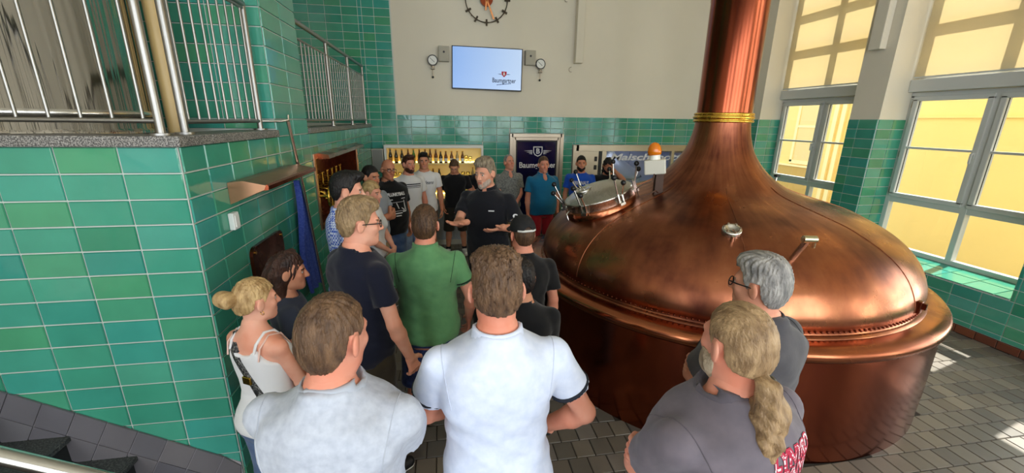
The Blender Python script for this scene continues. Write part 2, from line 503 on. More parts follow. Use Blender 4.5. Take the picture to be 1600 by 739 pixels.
def slab(mb, u0, u1, v0, v1, holes, put):
    """a slab with rectangular holes, cut into boxes; put(ua,ub,va,vb) adds a box"""
    us = sorted({u0, u1}|{max(u0, min(u1, h[0])) for h in holes}|{max(u0, min(u1, h[1])) for h in holes})
    for a, b in zip(us, us[1:]):
        cuts = sorted([(h[2], h[3]) for h in holes if h[0] <= a+1e-6 and h[1] >= b-1e-6])
        z = v0
        for c0, c1 in cuts:
            if c0 > z+1e-6: put(a, b, z, c0)
            z = max(z, c1)
        if z < v1-1e-6: put(a, b, z, v1)

TH, TW, ZP = 0.1396, 0.283, 2.295       # tile rows and columns, one course line
TOP = 2.53                              # top of the tiled dado
CEIL = 6.3
XR, XG = 6.20, 6.70                     # right wall face, window plane
YB = 8.60                               # back wall
XS, YN = -1.37, 2.45                    # side face and front face of the gallery
LEDGE = 2.295

# floor -------------------------------------------------------------
floor = struct('floor', MB().box(-5, XR+0.6, -4, 8.9, -0.2, -0.007), FLOORG)
KC = Vector((2.905, 4.03, 0))
ft = Tiles(floor, FLOORT, 'floor_tile', 0.006)
ft.field((0, 0, -0.007), (1, 0, 0), (0, 1, 0), -1.37, XR, -0.8, YB, uw=0.150, vh=0.168, up=0.03, vp=0.05, bond=0.5,
         keep=lambda c: (c-KC).xy.length > 1.9 and not (c.y > 8.12 and c.x < 0.85))
ft.finish(300)
struct('ceiling', MB().box(-5, XR+0.6, -4.2, 8.9, CEIL, CEIL+0.2), PLASTER)

# back wall -----------------------------------------------------------
back_holes = [(3.43, 5.95, 0.95, 1.83)]
mb = MB(); slab(mb, -5, XR+0.55, 0, CEIL, back_holes, lambda a, b, c, d: mb.box(a, b, YB+0.004, YB+0.3, c, d))
wall_back = struct('wall_back', mb, PLASTER)
bar_hole = (-1.12, 0.81, 0.0, 1.965); door_hole = (1.37, 2.53, 0, 2.20); win_hole = (2.74, 6.1, 0.82, 1.97)
mb = MB()
slab(mb, -5, -0.857, 2.3, CEIL, [], lambda a, b, c, d: mb.box(a, b, YB-0.003, YB+0.004, c, d))
slab(mb, XS, -0.857, 0, 2.3, [], lambda a, b, c, d: mb.box(a, b, YB-0.003, YB+0.004, c, d))
slab(mb, -0.857, XR, 0, TOP, [win_hole], lambda a, b, c, d: mb.box(a, b, YB-0.003, YB+0.004, c, d))
mb.build('grout_bed', GROUT, wall_back)
t = Tiles(wall_back, GREEN)
BU = -0.591
kw = dict(uw=TW, vh=TH, vp=ZP, up=BU)
Ob = (0, YB-0.003, 0)
t.field(Ob, (1, 0, 0), (0, 0, 1), -0.857, XR, 0, TOP, [bar_hole, door_hole, win_hole], **kw)
t.field(Ob, (1, 0, 0), (0, 0, 1), XS, -0.857, 0, 4.95, [bar_hole], **kw)
t.field(Ob, (1, 0, 0), (0, 0, 1), -3.6, XS, 2.36, 4.95, [], **kw)
t.finish(300)

# gallery: front face, side face, ledges --------------------------------
wall_front_left = struct('wall_stairs', MB().box(-5, XS-0.35, YN+0.003, YN+0.3, 0, LEDGE), GROUT)
t = Tiles(wall_front_left, GREEN)
t.field((XS, YN, 0), (1, 0, 0), (0, 0, 1), -2.2, -0.003, 0, LEDGE, [], uw=TW, vh=TH, vp=ZP, up=0.0)
t.finish(300)
niche = (4.74, 6.95, 1.29, 2.03)
mb = MB(); slab(mb, YN+0.003, YB, 0, LEDGE, [niche], lambda a, b, c, d: mb.box(XS-0.35, XS-0.003, a, b, c, d))
mb.box(-2.3, XS-0.003, 3.813, 4.647, LEDGE, CEIL)
wall_left = struct('wall_left', mb, GROUT)
t = Tiles(wall_left, GREEN)
Os = (XS, 0, 0)
t.field((XS, 0, 0), (0, 1, 0), (0, 0, 1), YN+0.003, YB-0.01, 0, LEDGE, [niche], uw=TW, vh=TH, vp=ZP, up=2.685)
t.field((XS, 0, 0), (0, 1, 0), (0, 0, 1), 3.81, 4.65, LEDGE, 5.0, [], uw=TW*1.48, vh=TH, vp=ZP, up=3.81)
t.field((XS, 3.81, 0), (1, 0, 0), (0, 0, 1), -0.93, 0, LEDGE+0.06, 5.0, [], uw=TW, vh=TH, vp=ZP, up=-0.10)
t.finish(300)
struct('floor_gallery', MB().box(-5, XS-0.35, YN+0.3, YB, 2.1, 2.30), GRANITE)
mb = MB().box(-5, XS+0.03, YN-0.035, YN+0.30, LEDGE, LEDGE+0.055, bev=0.006)
struct('trim_1', mb, GRANITE)
struct('trim_2', MB().box(XS-0.30, XS+0.03, YN+0.302, 3.80, LEDGE, LEDGE+0.055, bev=0.006), GRANITE)
struct('trim_3', MB().box(XS-0.35, XS+0.03, 4.655, YB-0.01, LEDGE, LEDGE+0.055, bev=0.006), GRANITE)
struct('wall_far_left', MB().box(-5.2, -5.0, -4, 8.9, 0, CEIL), PLASTER)

# right wall with deep window niches -----------------------------------
SILL, NTOP = 0.585, 5.7
rh = [(a, b, SILL, NTOP) for a, b in WIN_Y]
mb = MB(); slab(mb, -4, 8.9, 0, CEIL, sorted(rh), lambda a, b, c, d: mb.box(XR+0.004, XG+0.10, a, b, c, d))
wall_right = struct('wall_right', mb, PLASTER)
mb = MB()
rh2 = [(a, b, SILL, TOP+1) for a, b in WIN_Y]
slab(mb, -1.8, YB, 0, TOP, sorted(rh2), lambda a, b, c, d: mb.box(XR-0.003, XR+0.004, a, b, c, d))
for a, b in WIN_Y:
    mb.box(XR+0.003, XG+0.02, b-0.003, b+0.003, SILL, TOP)
mb.build('grout_bed', GROUT, wall_right)
t = Tiles(wall_right, GREEN)
t.field((XR-0.003, 0, 0), (0, -1, 0), (0, 0, 1), -YB, 1.8, 0.10, TOP, [(-b, -a, SILL, TOP+1) for a, b in WIN_Y], uw=TW, vh=TH, vp=TOP, up=-5.17)
for a, b in WIN_Y[:3]:
    t.field((XR, b-0.003, 0), (1, 0, 0), (0, 0, 1), 0, XG-XR, SILL+0.02, TOP, [], uw=TW*0.88, vh=TH, vp=TOP, up=0)
    v = Vector((-1, 0, -0.11)).normalized()
    t.field((XG, 0, 0.652), (0, -1, 0), tuple(-v), -b, -a, -0.52, 0.0, [], uw=0.30, vh=0.26, up=-b, vp=-0.52)
t.finish(300)
for k, (a, b) in enumerate(WIN_Y):
    mb = MB().prism([(XR-0.01, SILL), (XG, SILL), (XG, 0.648), (XR-0.01, 0.590)], 'y', a+0.004, b-0.004)
    mb.build('sill', GROUT, wall_right)
base = struct('baseboard_right', MB().box(XR-0.014, XR-0.003, -1.8, YB-0.02, 0, 0.10), FLOORG)
t = Tiles(base, REDBASE, 'base_tile')
t.field((XR-0.014, 0, 0), (0, -1, 0), (0, 0, 1), -YB+0.02, 1.8, 0, 0.10, [], uw=0.20, vh=0.10)
t.finish(120)
mb = MB(); wh = [(x-0.75, x+0.75, 1.0, 5.2) for x in FRONT_X]
slab(mb, -5, XR+0.55, 0, CEIL, wh, lambda a, b, c, d: mb.box(a, b, -4.2, -4.0, c, d))
struct('wall_front', mb, PLASTER)
for k, x in enumerate(FRONT_X):
    mb = MB()
    for xa in (x-0.75, x-0.03, x+0.69): mb.box(xa, xa+0.06, -4.18, -4.12, 1.0, 5.2)
    for za in (1.0, 2.2, 3.4, 4.3, 5.14): mb.box(x-0.75, x+0.75, -4.17, -4.13, za, za+0.06)
    struct('window_%d' % (k+6), mb, PVC)

# windows ----------------------------------------------------------------
def frame_rect(mb, x0, x1, ya, yb, za, zb, w):
    mb.box(x0, x1, ya, yb, za, za+w, bev=0.006); mb.box(x0, x1, ya, yb, zb-w, zb, bev=0.006)
    mb.box(x0, x1, ya, ya+w, za+w*0.6, zb-w*0.6, bev=0.006); mb.box(x0, x1, yb-w, yb, za+w*0.6, zb-w*0.6, bev=0.006)
def window(n, a, b, detail=True):
    root = bpy.data.objects.new('window_%d' % n, None); COL.objects.link(root)
    root.location = (XG, (a+b)/2, 0.65); ORG[root.name] = root.location.copy(); root['kind'] = 'structure'
    mid = (a+b)/2-0.02
    mb = MB(); frame_rect(mb, XG-0.04, XG+0.05, a, b, 0.645, 2.90, 0.07)
    mb.box(XG-0.037, XG+0.053, a+0.03, b-0.03, 1.345, 1.435, bev=0.006)
    mb.box(XG-0.043, XG+0.047, mid-0.035, mid+0.035, 0.69, 2.86, bev=0.006)
    mb.build('window_frame', PVC, root)
    for y0, y1, hs in ((a+0.055, mid-0.03, 1), (mid+0.03, b-0.055, -1)):
        mb = MB(); frame_rect(mb, XG-0.065, XG+0.02, y0, y1, 1.425, 2.845, 0.062)
        sash = mb.build('casement', PVC, root)
        mb = MB(); mb.box(XG-0.06, XG+0.0, y0+0.05, y1-0.05, 2.128, 2.158)
        mb.build('glazing_bar', PVC, sash)
        for z0, z1 in ((1.48, 2.13), (2.155, 2.79)):
            MB().box(XG-0.025, XG-0.021, y0+0.055, y1-0.055, z0, z1).build('pane', PANE, sash)
        mb = MB()
        for z0, z1 in ((1.485, 2.128), (2.158, 2.785)):
            for yy in (y0+0.060, y1-0.064): mb.box(XG-0.032, XG-0.018, yy, yy+0.006, z0, z1)
        mb.build('seal', RUBBER, sash)
        MB().box(XG-0.025, XG-0.021, y0-0.02+0.04, y1+0.02-0.04, 0.71, 1.35).build('pane', PANE, root)
    y = mid+0.055
    mb = MB().box(XG-0.085, XG-0.065, y-0.015, y+0.015, 2.06, 2.13, bev=0.004).box(XG-0.115, XG-0.085, y-0.01, y+0.01, 2.10, 2.12).box(XG-0.12, XG-0.10, y-0.011, y+0.011, 1.99, 2.12, bev=0.004)
    mb.build('handle', PVC, root)
    for z in (1.52, 2.05, 2.74):
        MB().cyl((XG-0.055, b-0.052, z-0.045), (XG-0.055, b-0.052, z+0.045), 0.010, n=10).build('hinge', STEELW, root)
    # wooden head beam and the upper window behind its blind
    MB().box(XG-0.13, XG+0.06, a+0.003, b-0.003, 2.905, 3.07, bev=0.01).build('head_beam', PVC, root)
    mb = MB(); frame_rect(mb, XG-0.0, XG+0.06, a, b, 3.06, NTOP, 0.12)
    mb.box(XG, XG+0.06, mid-0.06, mid+0.06, 3.1, NTOP-0.05)
    for z in (3.86, 4.46, 5.06): mb.box(XG, XG+0.06, a+0.06, b-0.06, z-0.04, z+0.04)
    up = mb.build('upper_frame', PVC, root)
    for i, (y0, y1) in enumerate(((a+0.11, mid-0.05), (mid+0.05, b-0.11))):
        for z0, z1 in ((3.17, 3.83), (3.89, 4.43), (4.49, 5.03), (5.09, 5.59)):
            MB().box(XG+0.028, XG+0.032, y0, y1, z0, z1).build('pane', PANE, up)
    bl = thing('roller_blind', (XG-0.12, mid, 3.09), 'beige roller blind glowing in the daylight, %s' % LAB[n], 'blind', 'roller blinds over the upper windows')
    MB().box(XG-0.122, XG-0.120, a+0.03, b-0.035, 3.10, 5.62).build('fabric', BLIND, bl)
    MB().cyl((XG-0.121, a+0.03, 3.095), (XG-0.121, b-0.035, 3.095), 0.012, n=10).build('bottom_bar', PVC, bl)
    MB().cyl((XG-0.10, a+0.02, 5.64), (XG-0.10, b-0.02, 5.64), 0.035, n=14).build('roller', PVC, bl)
LAB = {1: 'over the window nearer the copper pipe', 2: 'over the window at the right edge', 3: 'over the window beside the sunlit floor', 4: 'over the last window behind the viewer'}
for n, (a, b) in enumerate(WIN_Y): window(n+1, a, b)

# white channels on the walls
struct('trim_4', MB().box(6.09, XR, 5.31, 5.49, 3.48, CEIL, bev=0.01), PLASTER)
struct('trim_5', MB().box(2.67, 2.83, YB-0.14, YB+0.004, 3.57, CEIL, bev=0.01), PLASTER)

# stairs --------------------------------------------------------------
stairs = thing('staircase', (-2.4, 1.8, 0), 'dark stone steps going up along the green tiled wall', 'stairs')
for k in range(10):
    x1 = -1.645-0.315*k; z = 0.221+0.190*k
    if z > 2.35: break
    if k < 11:
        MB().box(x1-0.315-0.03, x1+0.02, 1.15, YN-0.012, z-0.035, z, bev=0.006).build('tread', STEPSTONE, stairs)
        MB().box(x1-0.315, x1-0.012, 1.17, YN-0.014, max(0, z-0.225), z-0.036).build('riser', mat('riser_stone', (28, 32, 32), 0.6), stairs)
skd = Vector((0.866, 0, -0.502))
for k in range(18):
    # slanted row of grey tiles that follows the stairs on the wall
    x0 = -1.32-0.146*k
    zt = 0.945-(x0+2.53)*0.578
    for r in range(2):
        w = Vector((-0.502, 0, -0.866))*0.0
        q = [(x0, zt), (x0-0.140, zt+0.081), (x0-0.140-0.078, zt+0.081-0.142), (x0-0.078, zt-0.142)]
        off = Vector((-0.081, 0, -0.147))*r
        q = [(a+off.x, b+off.z) for a, b in q]
        if min(b for _, b in q) < 0.0: q = [(a, max(b, 0.0)) for a, b in q]
        q = [(min(a, XS-0.004), b) for a, b in q]
        if max(b for _, b in q) < 0.03 or max(a for a, _ in q)-min(a for a, _ in q) < 0.03: continue
        MB().prism(q, 'y', YN-0.022, YN-0.011).build('skirting_tile', SKIRT, stairs)
MB().prism([(XS-0.004, 0.268), (XS-0.004, 0.0), (-1.70, 0.0), (-4.2, 1.50), (-4.2, 1.905)], 'y', YN-0.012, YN-0.0075).build('skirting_bed', mat('skirting_joint', (150, 146, 150), 0.9), stairs)
rail = thing('stair_handrail', (-1.2, 1.20, 0), 'polished steel handrail tube in the bottom left corner', 'handrail')
MB().tube([(-3.6, 1.20, 2.72), (-1.23, 1.20, 1.455), (-0.98, 1.20, 1.32), (-0.86, 1.20, 1.24), (-0.82, 1.20, 1.14), (-0.82, 1.20, 0.0)], 0.024, 14).build('tube', STEEL, rail)
for x in (-1.75, -2.65): MB().cyl((x, 1.20, 0.26+(-1.645-x)*0.60), (x, 1.20, 1.455+(-1.23-x)*0.534), 0.018).build('post', STEEL, rail)
# ------------------------------------------------------------------ copper kettle
kettle = thing('brew_kettle', (KC.x, KC.y, 0), 'huge domed copper brew kettle with a tall copper vapour pipe', 'kettle')
kc = (KC.x, KC.y, 0)
MB().lathe([(1.965, 0.0), (1.965, 0.06), (1.97, 0.30), (1.97, 0.89)], kc, 128).build('skirt', COPPERP, kettle)
MB().lathe([(1.93, 0.86), (1.985, 0.865), (2.005, 0.885), (2.01, 0.91), (2.005, 0.935), (1.99, 0.952), (1.90, 0.965), (1.80, 0.972)], kc, 128).build('rim', COPPER, kettle)
PROF = [(1.850, 0.970), (1.848, 0.977), (1.815, 0.979), (1.803, 0.990), (1.815, 1.02), (1.825, 1.06), (1.82, 1.12), (1.795, 1.2), (1.742, 1.3), (1.655, 1.4), (1.52, 1.5), (1.32, 1.6), (1.17, 1.652), (1.0, 1.702),
        (0.83, 1.752), (0.70, 1.80), (0.605, 1.86), (0.52, 1.93), (0.45, 2.0), (0.375, 2.1), (0.322, 2.2), (0.285, 2.32), (0.268, 2.42), (0.264, 2.47)]
# resample the dome profile with a smooth spline
def spline(P, n=4):
    P = [Vector((a, b)) for a, b in P]; out = []
    for i in range(len(P)-1):
        p0, p1, p2, p3 = P[max(i-1, 0)], P[i], P[i+1], P[min(i+2, len(P)-1)]
        for k in range(n):
            t = k/n
            q = 0.5*((2*p1)+(-p0+p2)*t+(2*p0-5*p1+4*p2-p3)*t*t+(-p0+3*p1-3*p2+p3)*t**3)
            out.append((q.x, q.y))
    out.append(tuple(P[-1])); return out
MB().lathe(PROF[:4]+spline(PROF[4:], 3), kc, 128).build('dome', DOMEC, kettle)
for k in range(8):
    a = k*PI/4+0.35
    MB().tube([(KC.x+(r+0.001)*math.cos(a), KC.y+(r+0.001)*math.sin(a), z+0.001) for r, z in spline(PROF[5:17], 2)], 0.0035, 6).build('weld_seam', DOMEC, kettle)
MB().lathe([(0.262, 2.54), (0.262, 3.6), (0.266, 3.605), (0.266, 3.64), (0.262, 3.645), (0.262, CEIL-0.02)], kc, 64).build('vapour_pipe', COPPERP, kettle)
pts = [(0.268, 2.455), (0.283, 2.458), (0.290, 2.468), (0.283, 2.480), (0.276, 2.484), (0.286, 2.492), (0.294, 2.505), (0.286, 2.520), (0.277, 2.524), (0.284, 2.530), (0.287, 2.540), (0.280, 2.550), (0.262, 2.552)]
MB().lathe(pts, kc, 64).build('collar', BRASS, kettle)
mb = MB()
for k in range(260):
    a = 2*PI*k/260
    mb.sphere((KC.x+1.818*math.cos(a), KC.y+1.818*math.sin(a), 1.012), (0.010, 0.010, 0.009), 6, 4)
mb.build('rivets', COPPERD, kettle)['kind'] = 'stuff'
def dome_z(r):
    rr = [p[0] for p in PROF[6:]][::-1]; zz = [p[1] for p in PROF[6:]][::-1]
    return float(np.interp(r, rr, zz))
def dome_frame(x, y):
    """point on the dome, with its outward normal, as a matrix (local z = normal, local x = sideways)"""
    d = Vector((x-KC.x, y-KC.y)); r = d.length; e = d.normalized()
    s = (dome_z(r+0.02)-dome_z(r-0.02))/0.04
    n = Vector((-s*e.x, -s*e.y, 1)).normalized(); side = Vector((-e.y, e.x, 0)); up = n.cross(side)
    M = Matrix.Identity(4)
    for i in range(3): M[i][0], M[i][1], M[i][2] = side[i], up[i], n[i]
    M.translation = (x, y, dome_z(r))
    return M
# manway with its clamped steel lid
M = dome_frame(1.63, 4.05)
R = 0.335
mw = MB().lathe([(R+0.035, -0.06), (R+0.035, 0.02), (R+0.02, 0.035), (R-0.01, 0.035)], M=M, n=48).build('manway_ring', COPPER, kettle)
lid = MB().lathe([(R+0.01, 0.03), (R+0.012, 0.10), (R+0.022, 0.105), (R+0.022, 0.122), (R+0.008, 0.128), (R-0.03, 0.150), (R*0.75, 0.178), (R*0.5, 0.196), (R*0.25, 0.205), (0.001, 0.208)], M=M, n=48).build('manway_lid', STEELB, kettle)
MB().lathe([(0.075, 0.20), (0.088, 0.205), (0.092, 0.215), (0.085, 0.225), (0.07, 0.226), (0.062, 0.218), (0.001, 0.216)], M=M @ Matrix.Translation((0.0, -0.14, -0.01)), n=28).build('sight_glass', STEEL, lid)
MB().tube([M @ Vector((-0.07, -0.14, 0.21)), M @ Vector((-0.06, -0.16, 0.26)), M @ Vector((0.06, -0.16, 0.26)), M @ Vector((0.07, -0.14, 0.21))], 0.007, 8).build('lid_handle', STEEL, lid)
def clamp(ang, tilt=0.35):
    q = M @ Matrix.Rotation(ang, 4, 'Z')
    root = MB().box(R+0.0, R+0.075, -0.028, 0.028, 0.03, 0.055, M=q).box(R+0.03, R+0.06, -0.030, -0.016, 0.05, 0.145, M=q).box(R+0.03, R+0.06, 0.016, 0.030, 0.05, 0.145, M=q).build('clamp', STEEL, lid)
    for s, ln, th in ((-0.022, 0.215, tilt), (0.022, 0.15, tilt+0.25)):
        a = q @ Vector((R+0.045, s, 0.11)); b = q @ Vector((R+0.045+ln*math.sin(th), s*1.6, 0.11+ln*math.cos(th)))
        MB().tube([a, b], 0.0085, 8).build('lever', STEEL, lid)
        MB().sphere(b, 0.026, 12, 8).build('knob', BLACK, lid)
for ang, tl in ((-1.95, 0.2), (-2.95, 0.3), (-0.75, 0.1), (0.25, 0.15), (1.3, 0.3), (2.35, 0.35)):
    clamp(ang, tl)
q = M @ Matrix.Rotation(-1.35, 4, 'Z')
MB().tube([q @ Vector((R+0.03, 0, 0.06)), q @ Vector((R+0.08, 0.02, 0.05)), q @ Vector((R+0.08, 0.02, -0.02))], 0.010, 8).build('latch', STEEL, lid)
# orange beacon on its bracket
bx, by = 2.13, 3.80; bz = dome_z((Vector((bx, by))-KC.xy).length)
mb = MB().prism([(bx-0.045, bz-0.02), (bx+0.045, bz-0.02), (bx+0.035, bz+0.20), (bx-0.045, bz+0.20)], 'y', by-0.02, by+0.02)
br = mb.build('beacon_bracket', mat('brown_bracket', (64, 44, 34), 0.5, 0.3), kettle)
cb = Vector((bx-0.075, by-0.03, bz+0.27)); MM = Matrix.Translation(cb) @ Matrix.Rotation(-0.5, 4, 'Z') @ Matrix.Rotation(-0.12, 4, 'Y')
MB().box(-0.10, 0.10, -0.075, 0.075, -0.07, 0.07, M=MM, bev=0.012).build('junction_box', mat('grey_box', (196, 192, 178), 0.5), br)
MB().cyl(MM @ Vector((0, 0, 0.07)), MM @ Vector((0, 0, 0.115)), 0.055, 0.05).build('lamp_socket', mat('clear_plastic', (225, 225, 215), 0.15), br)
MB().lathe([(0.062, 0.115), (0.066, 0.15), (0.060, 0.185), (0.045, 0.215), (0.02, 0.232), (0.001, 0.236)], M=MM, n=24, cap0=True).build('lamp_dome', mat('amber_plastic', (238, 130, 14), 0.2, trans=0.25, coat=0.5), br)
MB().tube([cb+Vector((-0.03, -0.06, -0.06)), cb+Vector((-0.05, -0.08, -0.13)), cb+Vector((-0.16, -0.10, -0.16)), cb+Vector((-0.22, -0.10, -0.20)), cb+Vector((-0.20, -0.12, -0.27)), cb+Vector((-0.10, -0.12, -0.25)), cb+Vector((-0.02, -0.10, -0.22)), cb+Vector((0.03, -0.06, -0.25))], 0.007, 8).build('cable', mat('brown_cable', (72, 44, 30), 0.5), br)
# round port, tap, lugs, small hatch at the back
M2 = dome_frame(2.282, 2.858)
p = MB().lathe([(0.075, -0.02), (0.075, 0.035), (0.070, 0.045), (0.045, 0.048), (0.042, 0.034), (0.001, 0.034)], M=M2, n=32).build('inspection_port', STEEL, kettle)
for k in range(6):
    MB().cyl(M2 @ Vector((0.058*math.cos(k), 0.058*math.sin(k), 0.04)), M2 @ Vector((0.058*math.cos(k), 0.058*math.sin(k), 0.06)), 0.009, n=6).build('bolt', STEELW, p)
MB().cyl(M2 @ Vector((0, -0.10, -0.01)), M2 @ Vector((0, -0.10, 0.05)), 0.016, n=10).build('stud', STEEL, p)
M3 = dome_frame(2.56, 2.517)
tp = MB().tube([M3 @ Vector((0, 0, -0.02)), M3 @ Vector((0, 0.01, 0.10)), M3 @ Vector((0.01, 0.02, 0.22))], 0.022, 12).build('tap_tube', STEEL, kettle)
MB().cyl(M3 @ Vector((-0.03, 0.02, 0.22)), M3 @ Vector((0.06, 0.02, 0.22)), 0.026).cyl(M3 @ Vector((0.05, 0.02, 0.23)), M3 @ Vector((0.07, 0.0, 0.15)), 0.010).build('tap_head', mat('nickel', (196, 192, 160), 0.25, 1.0), tp)
for ang in (157.8, 128.0):
    a = math.radians(ang); c = Vector((KC.x+1.815*math.sin(a), KC.y+1.815*math.cos(a), 1.10))
    M4 = Matrix.Translation(c) @ Matrix.Rotation(-a, 4, 'Z')
    MB().box(-0.025, 0.025, -0.03, 0.03, -0.05, 0.05, M=M4, bev=0.006).box(-0.012, 0.012, 0.02, 0.055, -0.01, 0.04, M=M4).build('lug', COPPERD, kettle)
M5 = dome_frame(3.90, 4.62)
h2 = MB().lathe([(0.20, -0.05), (0.20, 0.11), (0.205, 0.13), (0.16, 0.16), (0.08, 0.175), (0.001, 0.18)], M=M5, n=36).build('rear_hatch', STEELB, kettle)
for ang in (0.4, 1.9, 3.5, 5.0):
    a = M5 @ Vector((0.215*math.cos(ang), 0.215*math.sin(ang), 0.04)); b = M5 @ Vector((0.215*math.cos(ang), 0.215*math.sin(ang), 0.20))
    MB().cyl(a, b, 0.012, n=8).build('hatch_bolt', STEEL, h2)
    MB().cyl(b-Vector((0, 0, 0.012)), b+Vector((0, 0, 0.014)), 0.036, n=10).build('hatch_knob', BLACK, h2)

# ------------------------------------------------------------------ railings on the gallery
def railing(name, A, B, z0, zt, zb, nbars, posts, label, mid=None, rbar=0.0075):
    A, B = Vector(A), Vector(B)
    root = thing(name, ((A.x+B.x)/2, (A.y+B.y)/2, z0), label, 'railing')
    def at(t, z): v = A.lerp(B, t); return Vector((v.x, v.y, z))
    MB().tube([at(0, zt), at(1, zt)], 0.024, 12).build('handrail', RAILS, root)
    if mid: MB().tube([at(0, mid), at(1, mid)], 0.012, 10).build('upper_rail', RAILS, root)
    MB().tube([at(0, zb), at(1, zb)], 0.014, 10).build('lower_rail', RAILS, root)
    for t_ in posts:
        MB().tube([at(t_, z0), at(t_, zt)], 0.021, 12).build('post', RAILS, root)
        MB().cyl(at(t_, z0), at(t_, z0+0.012), 0.05, n=16).build('foot_plate', RAILS, root)
    for i in range(nbars):
        t_ = (i+0.5)/nbars
        if min(abs(t_-q) for q in posts) < 0.3/nbars: continue
        MB().tube([at(t_, zb), at(t_, (mid or zt)-0.005)], rbar, 6).build('bar', RAILS, root)
    return root
railing('gallery_railing', (-4.4, 2.50, 0), (-1.462, 2.50, 0), 2.35, 3.27, 2.425, 21, (0.0, 0.5, 1.0), 'steel railing in front of the big steel tank', rbar=0.008)
railing('gallery_railing', (-1.455, 2.70, 0), (-1.455, 3.73, 0), 2.35, 3.27, 2.42, 9, (0.0, 1.0), 'short steel railing against the green pillar', mid=3.24)
railing('gallery_railing', (-1.42, 4.74, 0), (-1.42, 8.45, 0), 2.35, 3.38, 2.425, 29, (0.0, 0.325, 0.66, 1.0), 'long steel railing on the ledge towards the white wall', mid=3.22)
tank = thing('steel_tank', (-2.535, 3.19, 2.3), 'big polished stainless steel tank behind the gallery railing', 'tank')
MB().lathe([(0.615, 2.305), (0.615, 2.36), (0.60, 2.37), (0.60, 5.4), (0.5, 5.6), (0.2, 5.7), (0.001, 5.72)], (-2.535, 3.19, 0), 96, cap0=True).build('shell', STEELT, tank)
MB().lathe([(0.604, 2.44), (0.612, 2.45), (0.612, 2.47), (0.604, 2.48)], (-2.535, 3.19, 0), 96).build('weld_band', STEEL, tank)
for k in range(4):
    a = PI/4+k*PI/2
    MB().cyl((-2.535+0.45*math.cos(a), 3.19+0.45*math.sin(a), 2.30), (-2.535+0.45*math.cos(a), 3.19+0.45*math.sin(a), 2.45), 0.03).build('leg', STEEL, tank)
pip = thing('standing_pipe', (-1.89, 3.42, 2.3), 'beige painted pipe standing between the steel tank and the pillar', 'pipe')
MB().cyl((-1.89, 3.42, 2.30), (-1.89, 3.42, 5.9), 0.055, n=24).build('tube', mat('beige_paint', (196, 168, 112), 0.35), pip)
MB().cyl((-1.89, 3.42, 2.30), (-1.89, 3.42, 2.33), 0.065, n=24).build('flange', STEELW, pip)

# ------------------------------------------------------------------ things on the side wall
hood = thing('copper_hood', (XS, 3.4, 1.9), 'small copper hood fixed to the green tiles', 'hood')
sec = [(XS+0.008, 1.905), (XS+0.008, 2.045), (XS+0.10, 2.055), (XS+0.235, 2.025), (XS+0.245, 2.005), (XS+0.17, 1.975), (XS+0.09, 1.94)]
MB().prism(sec, 'y', 2.86, 3.90).build('shell', mat('pale_copper_sheet', (206, 152, 118), 0.38, 1.0, var=0.3, vscale=4), hood)
MB().prism([(XS+0.22, 1.992), (XS+0.24, 2.032), (XS+0.252, 2.022), (XS+0.25, 1.996)], 'y', 2.855, 3.905).build('lip', COPPERP, hood)
sw = thing('wall_switch', (XS, 2.83, 1.745), 'little white switch on the tiles below the copper hood', 'switch')
MB().box(XS+0.008, XS+0.042, 2.795, 2.87, 1.748, 1.858, bev=0.006).build('case', mat('white_plastic', (226, 228, 226), 0.35), sw)
MB().box(XS+0.042, XS+0.048, 2.808, 2.857, 1.765, 1.842, bev=0.002).build('rocker', mat('white_plastic2', (236, 236, 232), 0.3), sw)
pl = thing('copper_plate', (XS, 3.25, 1.1), 'dark copper plate with rounded corners beside the brunette woman', 'plate')
def rrect(u0, u1, v0, v1, r, n=5):
    P = []
    for cx, cy, a in ((u1-r, v1-r, 0), (u0+r, v1-r, PI/2), (u0+r, v0+r, PI), (u1-r, v0+r, 1.5*PI)):
        for k in range(n+1): P.append((cx+r*math.cos(a+k*PI/2/n), cy+r*math.sin(a+k*PI/2/n)))
    return P
MB().prism(rrect(2.99, 3.56, 1.08, 1.56, 0.06), 'x', XS+0.006, XS+0.03).build('sheet', COPPERD, pl)
for y, z in ((3.03, 1.52), (3.52, 1.52), (3.03, 1.12), (3.52, 1.12)):
    MB().cyl((XS+0.03, y, z), (XS+0.037, y, z), 0.012, n=10).build('screw', BRASS, pl)
MB().tube([(XS+0.03, 3.42, 1.36), (XS+0.07, 3.42, 1.36), (XS+0.07, 3.50, 1.37), (XS+0.03, 3.50, 1.37)], 0.010, 8).build('handle', BRASS, pl)
# niche with the brass taps
tap = thing('copper_tap_niche', (XS, 5.85, 1.29), 'copper lined wall niche with a row of brass taps and a handwheel', 'tap panel')
y0, y1, z0, z1 = niche
MB().box(XS-0.34, XS-0.33, y0, y1, z0, z1).box(XS-0.34, XS-0.002, y0, y0+0.008, z0, z1).box(XS-0.34, XS-0.002, y1-0.008, y1, z0, z1).box(XS-0.34, XS-0.002, y0, y1, z0, z0+0.008).box(XS-0.34, XS-0.002, y0, y1, z1-0.008, z1).build('lining', COPPERD, tap)
mb = MB()
for (a, b, c, d) in ((y0-0.05, y1+0.05, z1-0.01, z1+0.05), (y0-0.05, y1+0.05, z0-0.05, z0+0.01), (y0-0.05, y0+0.01, z0, z1), (y1-0.01, y1+0.05, z0, z1)):
    mb.box(XS, XS+0.022, a, b, c, d, bev=0.006)
mb.build('frame', mat('pale_copper', (206, 160, 128), 0.3, 1.0), tap)
MB().prism([(XS+0.0, z1-0.02), (XS+0.0, z1+0.05), (XS+0.13, z1+0.03), (XS+0.14, z1-0.01)], 'y', y0+0.1, y1-0.02).build('hood', COPPER, tap)
